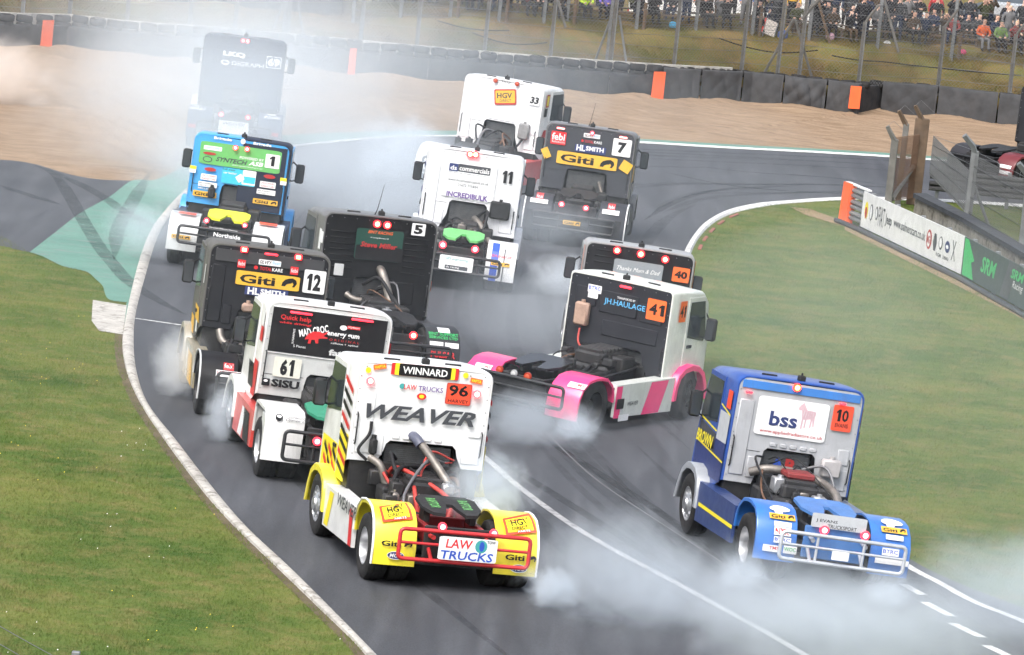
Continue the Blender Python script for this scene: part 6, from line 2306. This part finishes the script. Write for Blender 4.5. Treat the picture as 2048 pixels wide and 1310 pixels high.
TRUCKS = {
    '96': dict(clutter=15, label='white and yellow race truck numbered 96 with red tube bumper, nearest the camera', shell=(.78, .78, .78), rear=(.74, .75, .76), rdirt=.12, fender=(.80, .68, .03), ffender=(.80, .68, .03), skirt=(.74, .74, .73), lip='white',
        cut=(-.50, .62, 1.72, .6), bumper=(-.95, 1.05, .50, .95, REDTUBE), uprights=(), chmat=M('red_chassis', (.32, .02, .025), .45, 0, .2, 5, .3), z5=1.14, z5text=True,
        pipes=[([(-.05, .2, 1.80), (-.02, -.1, 1.78), (.15, -.5, 1.55), (.45, -1.0, 1.12)], .066, H), ([(-.1, .1, 1.82), (-.06, -.12, 1.80), (0, -.22, 1.72)], .082, BLUEHOSE), ([(-.75, -.1, 1.45), (-.6, -.25, 1.35), (-.5, -.3, 1.1), (-.3, -.4, 1.0)], .06, H), ([(-.78, -.05, 2.0), (-.8, -.08, 1.8), (-.95, -.1, 1.55), (-.8, -.1, 1.4)], .025, HO)],
        tanks=[(-.72, 1.62, .12, .26, PLASTIC)], side_art=[(.03, .62, 1.0, 1.75, 0, 'yellow'), (.66, 1.75, 1.0, 1.5, 0, 'yellow')] + [(.03, .62, 1.05 + k * .19, .085, .16, ('black', 'red', 'black')[k % 3], 1) for k in range(8)] + [(.66 + (k % 3) * .3, .95 + (k % 3) * .3, 1.0 + (k // 3) * .2, .09, .14, ('red', 'black')[k % 2], 1) for k in range(6)], skirt_art=[(.02, .12, .3, .85, .05, 'red'), (.82, .95, .3, .85, -.1, 'yellow')]),
    '10': dict(clutter=12, label='blue race truck numbered 10 with silver back and silver tube bumper, right of the pack', shell=(.02, .075, .32), rear=(.40, .41, .43), rdirt=.2, fender=(.03, .16, .52), skirt=(.02, .045, .16), ffender=(.30, .32, .35), cut=(-.46, .42, 1.66, .6), bumper=(-.95, 1.08, .43, .86, SILVERTUBE), uprights=(-.36, .40),
        bands=[(0, 2.655, 2.0, .13, (.05, .20, .56))], fifth=M('blue_plate', (.06, .18, .45), .4, 0, .1, 4, .2), rocker=True, platemat=M('blue_plate', (.06, .18, .45), .4, 0, .1, 4, .2),
        pipes=[([(-.65, -.1, 1.25), (-.4, -.25, 1.36), (.1, -.3, 1.36), (.45, -.35, 1.28), (.6, -.8, 1.18), (.62, -1.1, 1.0)], .075, H)], tanks=[(.68, 1.48, .34, .3, M('pale_tank', (.40, .38, .38), .5, 0, .1, 5, .2))],
        side_art=[(.03, 1.75, .98, 1.62, 0, 'navy'), (.03, .64, 1.62, 2.1, 0, 'silver'), (.66, 1.7, 1.34, .34, .1, 'slate', 1), (.03, 1.7, 1.30, .03, .12, 'yellow', 1), (.03, .64, 2.08, .03, .1, 'yellow', 1), (.66, 1.7, 1.72, .03, .1, 'yellow', 1), (.08, .34, 2.18, 2.48, 0, 'orangered')], skirt_art=[(0, .95, .52, .58, 0, 'hivis' if False else 'yellow')]),
    '41': dict(clutter=13, label='white and pink race truck numbered 41 sliding sideways across the track', shell=(.66, .68, .63), rear=(.022, .024, .030), rdirt=.25, fender=(.90, .045, .21), ffender=(.90, .045, .21), skirt=(.66, .68, .64), cut=(-.30, .62, 1.30, .9), len=1.85, steer=-.25, rim=DARK, round=.07, bumper=(-1.05, 1.08, .54, .94, BT), uprights=(), bplate=(-1.0, .7, .5, .92),
        pipes=[([(.5, -.1, 1.05), (.35, -.3, 1.12), (.2, -.5, 1.0), (.45, -1.0, .8)], .08, H), ([(-.72, -.1, 1.5), (-.65, -.2, 1.25), (-.4, -.3, 1.12), (-.1, -.35, 1.08)], .02, REDHOSE)], tanks=[(-.72, 1.78, .30, .44, TAN)],
        pads=[(-.95, -.5, 1.95, 2.3), (-.42, .4, 1.88, 2.3), (.46, .95, 1.85, 2.2), (-.3, .9, 1.45, 1.75)], side_art=[], skirt_art=[(.0, .10, .28, .88, 0, 'pinky'), (.48, .78, .28, .88, .12, 'pinky')], fifth=M('black_gloss', (.015, .015, .018), .15, 0, .1, 3, .05)),
    '61': dict(clutter=0, label='white and red race truck numbered 61 with dark printed rear window', shell=(.74, .73, .72), rear=(.50, .51, .50), rdirt=.1, fender=(.70, .70, .69), skirt=(.62, .06, .05), cut=(-.25, .55, 1.50, .2), bumper=(-.92, .92, .42, .90, BT), uprights=(-.42, .42), bplate=(-.5, .5, .4, .92), boxfender=True, ffender=(.72, .72, .71),
        bands=[(.0, 2.20, 1.98, .76, 'black'), (0, 1.80, 1.98, .014, 'white')], pads=[(-1.0, 1.0, 2.555, 2.60)], fifth=M('green_plate', (.03, .24, .14), .45), pipes=[], tanks=[],
        side_art=[(.05, .5, 1.0, 1.6, .0, 'red'), (.0, .3, 1.95, 2.2, 0, 'red'), (.3, .9, 1.1, 1.5, .2, 'black'), (.04, .2, 2.22, 2.48, 0, 'white')], skirt_art=[(.1, .4, .3, .8, .1, 'black'), (.5, .7, .3, .8, -.1, 'white')]),
    '12': dict(rim=DARK, label='grey race truck numbered 12 with gold panel, smoking front wheel beside the left kerb', shell=(.11, .107, .10), rear=(.015, .016, .020), rdirt=.3, fender=(.008, .008, .010), skirt=(.30, .26, .17), ffender=(.30, .27, .2), cut=(-.46, .52, 1.68, .5), bumper=(-.95, .95, .45, .88, BT), lip='pale_grey', bands=[(0, 2.62, 2.0, .22, (.05, .051, .055))],
        pipes=[([(-.75, -.05, 1.25), (-.7, -.15, 1.1), (-.55, -.25, 1.0), (-.3, -.4, 1.05)], .07, H)], tanks=[(-.3, 1.72, .22, .16, M('tan_tank', (.36, .24, .18)))], side_art=[(.1, .9, 1.3, 1.55, .3, 'gold'), (.3, .6, 1.1, 1.3, .1, 'white'), (.06, .2, 2.05, 2.4, 0, 'white'), (.9, 1.5, 1.0, 1.3, .2, 'gold')], skirt_art=[(.1, .5, .3, .8, .2, 'gold'), (.6, .7, .3, .8, .1, 'white')]),
    '5': dict(label='black race truck numbered 5 with aerial and ribbed back, between trucks 12 and 11', shell=(.13, .13, .13), rear=(.004, .0045, .006), rdirt=.2, fender=(.035, .037, .042), skirt=(.03, .03, .035), cut=(-.42, .42, 1.66, .2), bumper=(-.95, .97, .48, .80, BT), aerial=-.12, round=.14,
        pads=[(a, b, 1.80 + k * .115, 1.825 + k * .115) for k in range(7) for a, b in ((-1.0, -.48), (.5, .98))] + [(.25, .8, 1.2, 1.62)], pipes=[([(.08, .1, 1.85), (.1, -.15, 1.78), (.2, -.3, 1.5), (.3, -.5, 1.2), (.55, -1.0, .95)], .085, H), ([(-.55, -.05, 1.3), (-.4, -.15, 1.22), (-.1, -.2, 1.2)], .06, H)], tanks=[], side_art=[(.05, .25, 2.1, 2.5, 0, 'white'), (.05, .3, 1.5, 1.7, 0, 'orange')]),
    '11': dict(label='white race truck numbered 11 with green fifth wheel and blue striped fender', shell=(.72, .73, .75), rear=(.70, .71, .73), rdirt=.18, fender=(.74, .75, .76), skirt=(.66, .67, .69), cut=(-.46, .40, 1.70, .9), bumper=(-.9, .9, .44, .80, BT), bplate=(-.8, .3, .42, .8), fifth=M('green_fifth', (.13, .46, .14), .45),
        pipes=[([(.15, .0, 1.35), (.25, -.2, 1.3), (.45, -.5, 1.1), (.6, -.8, .9)], .075, H)], tanks=[(.70, 1.62, .46, .40, PLASTIC)], side_art=[(.0, 2.0, 1.2 + k * .28, 1.32 + k * .28, 0, ('blue', 'slate')[k % 2]) for k in range(5)]),
    '7': dict(clutter=0, rim=DARK, label='dark grey race truck numbered 7 with gold panel, ahead of truck 40', shell=(.13, .13, .135), rear=(.05, .053, .062), rdirt=.15, fender=(.035, .037, .045), skirt=(.03, .032, .04), cut=(-.48, .52, 1.66, .2), bumper=(-1.0, 1.0, .45, .80, BT), bplate=(-1.15, 1.15, .40, .82), aerial=-.1, lip='pale_white', pads=[], pipes=[([(.35, .05, 1.4), (.4, -.1, 1.3), (.5, -.3, 1.1)], .04, H)], tanks=[], side_art=[(.1, .6, 1.5, 1.9, .2, 'gold')], z5=1.2),
    '33': dict(label='white race truck numbered 33 turning right ahead of truck 11', shell=(.76, .76, .76), rear=(.74, .75, .76), rdirt=.1, fender=(.72, .70, .70), skirt=(.55, .05, .05), cut=(-.42, .48, 1.76, .8), bumper=(-.9, .9, .45, .82, BT), pipes=[([(.4, .0, 1.3), (.5, -.1, 1.15), (.65, -.2, 1.2), (.75, -.1, 1.4)], .03, HO)], tanks=[(.76, 1.62, .30, .42, GREYT)], side_art=[(.05, .6, 1.3, 1.7, .3, 'dred'), (.6, .9, 1.1, 1.6, .2, 'dred')]),
    '1': dict(clutter=0, label='light blue and navy race truck numbered 1 with lime fifth wheel beside the kerb', shell=(.05, .34, .72), rear=(.05, .33, .70), rdirt=.05, fender=(.62, .64, .64), skirt=(.03, .05, .1), cut=(-.34, .42, 1.64, .1), bumper=(-1.0, 1.0, .55, .92, BT), bplate=(-.55, .6, .5, .95), fifth=M('lime_fifth', (.68, .74, .03), .45), shell2=(.018, .024, .045), fender2=(.62, .64, .64), bands=[(.51, 1.885, 1.0, 1.47, (.018, .024, .045))], pads=[], pipes=[], tanks=[(-.55, 1.42, .16, .24, PLASTIC)], side_art=[], ffender=(.05, .34, .72)),
    '69': dict(clutter=0, rim=DARK, label='dark navy race truck numbered 69 almost lost in thick white smoke', shell=(.05, .06, .09), rear=(.02, .03, .06), fender=(.03, .045, .085), skirt=(.6, .6, .6), cut=(-.45, .5, 1.55, .2), bumper=(-1.0, 1.0, .42, .80, BT), pads=[], pipes=[], tanks=[], side_art=[(.02, .3, 1.3, 1.9, .0, 'white')], ffender=(.6, .6, .6)),
    '40': dict(clutter=0, label='dark backed race truck numbered 40 half hidden behind truck 41', shell=(.30, .30, .30), rear=(.012, .013, .016), rdirt=.2, fender=(.3, .05, .1), skirt=(.5, .5, .5), cut=(-.4, .4, 1.6, .2), bumper=(-.95, .95, .45, .85, BT), pads=[(-.9, -.45, 2.2 + k * .12, 2.23 + k * .12) for k in range(3)], pipes=[], tanks=[], round=.12, side_art=[(.03, .2, 1.9, 2.5, 0, 'orange')]),
    'far': dict(clutter=0, label='black and red race truck behind the infield fence at the right edge', shell=(.03, .032, .036), rear=(.025, .026, .03), fender=(.13, .02, .025), fender2=(.03, .03, .035), f2side=-1, skirt=(.03, .03, .03), cut=(-.4, .4, 1.6, .2), bumper=(-.95, .95, .5, .85, BT), bplate=(-.9, .9, .45, .9), pads=[], pipes=[], tanks=[], side_art=[(.3, 1.2, 1.1, 1.3, 0, 'yellow')]),
}
PAL['pinky'] = (.90, .045, .21)
FIT['far'] = [13.72, 153.3, .75, .03, 2.3, 2.47, 2.9, 1.2, 2.3, 3.6, 1.12]
DEC['far'] = [('T', 'bum', -.1, .78, .7, .12, 'yellow', 0, 'MONSTER', .02, 0), ('R', 'fen', .9, .75, .5, .1, 'white', 0), ('R', 'fen', .9, .58, .5, .1, 'white', 0), ('R', 'fen', -.9, .8, .3, .1, 'white', 0)]
DEC['far'] = DEC['far'][1:]
for num in TRUCKS:
    truck(num, TRUCKS[num])

# ---------------------------------------------------------------- tyre smoke: real volumes of scattering air
def smoke(label, loc, rad, dens, scale=.9, cut=.40, col=(.86, .935, 1.0), rz=0.0, soft=1.0, dist=1.1):
    m = bpy.data.materials.new('smoke')
    m.use_nodes = True
    nt = m.node_tree
    nt.nodes.remove(nt.nodes['Principled BSDF'])
    pv = nt.nodes.new('ShaderNodeVolumePrincipled')
    pv.inputs['Color'].default_value = (*col, 1)
    pv.inputs['Anisotropy'].default_value = 0.0
    tc = nt.nodes.new('ShaderNodeTexCoord')
    ln = nt.nodes.new('ShaderNodeVectorMath')
    ln.operation = 'LENGTH'
    nt.links.new(tc.outputs['Object'], ln.inputs[0])
    fo = nt.nodes.new('ShaderNodeMapRange')
    fo.interpolation_type = 'SMOOTHSTEP'
    fo.inputs['From Min'].default_value = 1.0
    fo.inputs['From Max'].default_value = 1.0 - .95 * soft
    fo.inputs['To Min'].default_value = 0
    fo.inputs['To Max'].default_value = 1
    nt.links.new(ln.outputs['Value'], fo.inputs['Value'])
    ge = nt.nodes.new('ShaderNodeNewGeometry')
    nz = nt.nodes.new('ShaderNodeTexNoise')
    nz.inputs['Scale'].default_value = scale
    nz.inputs['Detail'].default_value = 6
    nz.inputs['Roughness'].default_value = .58
    nz.inputs['Distortion'].default_value = dist
    nt.links.new(ge.outputs['Position'], nz.inputs['Vector'])
    ad = nt.nodes.new('ShaderNodeMath')
    ad.operation = 'MULTIPLY_ADD'
    nt.links.new(fo.outputs[0], ad.inputs[0])
    ad.inputs[1].default_value = .45
    nt.links.new(nz.outputs['Fac'], ad.inputs[2])
    mr = nt.nodes.new('ShaderNodeMapRange')
    mr.interpolation_type = 'SMOOTHSTEP'
    mr.inputs['From Min'].default_value = (cut or 0) + .25
    mr.inputs['From Max'].default_value = (cut or 0) + .47
    mr.inputs['To Max'].default_value = dens
    nt.links.new(ad.outputs[0], mr.inputs['Value'])
    mu = nt.nodes.new('ShaderNodeMath')
    mu.operation = 'MULTIPLY'
    nt.links.new(mr.outputs[0], mu.inputs[0])
    nt.links.new(fo.outputs[0], mu.inputs[1])
    if cut is None:                              # even haze, no billows
        pv.inputs['Density'].default_value = dens
    else:
        nt.links.new(mu.outputs[0], pv.inputs['Density'])
    nt.links.new(pv.outputs[0], nt.nodes['Material Output'].inputs['Volume'])
    m.cycles.volume_step_rate = .6 if max(rad) > 3 else 1.0
    bm = bmesh.new()
    bmesh.ops.create_icosphere(bm, subdivisions=2, radius=1.06)
    me = bpy.data.meshes.new('tyre_smoke')
    bm.to_mesh(me)
    bm.free()
    me.materials.append(m)
    o = link('tyre_smoke', me, None, loc, (0, 0, rz))
    o.scale = rad
    return tag(o, label, 'smoke', None, 'stuff')


smoke('thick white smoke wrapped around truck 69', (-8.0, 133.5, 1.7), (6.6, 5.5, 4.2), .23, .34, .20, (.90, .955, 1.0))
smoke('dense white smoke boiling low between trucks 1 and 69', (-7.4, 124.5, 1.0), (3.6, 3.5, 1.8), .26, .6, .33)
smoke('white smoke at the left rear fender of truck 1', (-8.1, 113.2, .8), (1.6, 1.7, 1.1), .55, 1.2, .36)
smoke('thin white smoke drifting over the gravel trap', (-7.0, 150.0, 2.0), (15.0, 9, 3.8), .065, .24, .26)
smoke('blue white smoke rising before the tyre wall at the left', (-9.0, 162.0, 2.4), (10.0, 4.0, 3.6), .12, .3, .28)
smoke('tan dust thrown up from the gravel at the left edge', (-15.2, 147.0, .9), (3.2, 4.0, 1.9), .55, .5, .40, (.96, .90, .85))
smoke('bright white smoke beside the left wheels of truck 33', (-3.4, 137.0, .8), (2.2, 2.2, 1.5), .70, .9, .34)
smoke('thin blue white smoke hanging over the track behind truck 33', (-3.2, 125.0, 1.1), (5.0, 8.0, 2.2), .15, .36, .27)
smoke('white smoke puff at the right rear wheel of truck 11', (1.0, 114.9, .5), (1.4, 1.4, 1.0), 1.0, 1.5, .38, (.90, .95, .99), .3)
smoke('thin smoke under the rear of truck 7', (.8, 123.6, .6), (2.7, 1.8, 1.2), .24, .9, .34)
smoke('white smoke rolling from the rear wheels of truck 41', (.5, 92.2, .45), (2.5, 1.7, .9), .60, 1.3, .39)
smoke('thin smoke around the engine of truck 96', (-.1, 77.9, 1.35), (1.15, .9, 1.05), 1.6, 2.0, .35)
smoke('white smoke behind the right rear wheel of truck 96', (1.9, 75.4, .8), (2.4, 1.6, 1.6), .48, 1.2, .36)
smoke('broad white smoke low across the track behind truck 10', (4.3, 75.9, .45), (4.8, 2.4, 1.3), .36, 1.1, .32)
smoke('white smoke streaming over the infield edge right of truck 10', (8.2, 77.8, .6), (3.0, 2.6, 1.5), .38, .9, .31)
smoke('white smoke puff at the left front wheel of truck 12', (-5.95, 93.4, .6), (.95, 1.1, 1.1), 1.25, 1.9, .38, (.90, .94, .98), .3)
smoke('small smoke puff at the left front wheel of truck 61', (-4.8, 88.6, .55), (.6, .7, .95), 1.9, 2.6, .38)
smoke('faint smoke haze over the track between trucks 5 and 40', (.6, 104.5, .8), (3.6, 5.0, 1.5), .09, .5, .30)
smoke('faint haze drifting over the infield grass', (8.5, 96.0, 1.1), (6.0, 24.0, 2.4), .0055, .15, None)
smoke('thin smoke trailing into the bottom right corner', (5.2, 72.0, .7), (4.6, 2.6, 1.4), .30, .9, .33)
smoke('faint bluish smoke haze hanging over the whole pack', (-2.0, 118.0, 1.2), (11.0, 40.0, 3.6), .0022, .12, None)
smoke('dense puff curling off the right rear tyre of truck 96', (1.0, 75.9, .3), (.9, .8, .6), 2.0, 2.2, .40)
smoke('dense puff curling off the left rear tyre of truck 10', (3.9, 79.0, .3), (.9, .8, .55), 1.6, 2.0, .42)
smoke('dense puff curling off the right rear tyre of truck 10', (6.2, 79.0, .25), (.9, .7, .5), 1.8, 2.0, .40)
smoke('dense puff curling off the right rear tyre of truck 41', (1.35, 93.0, .25), (.8, .7, .5), 1.8, 2.0, .41)
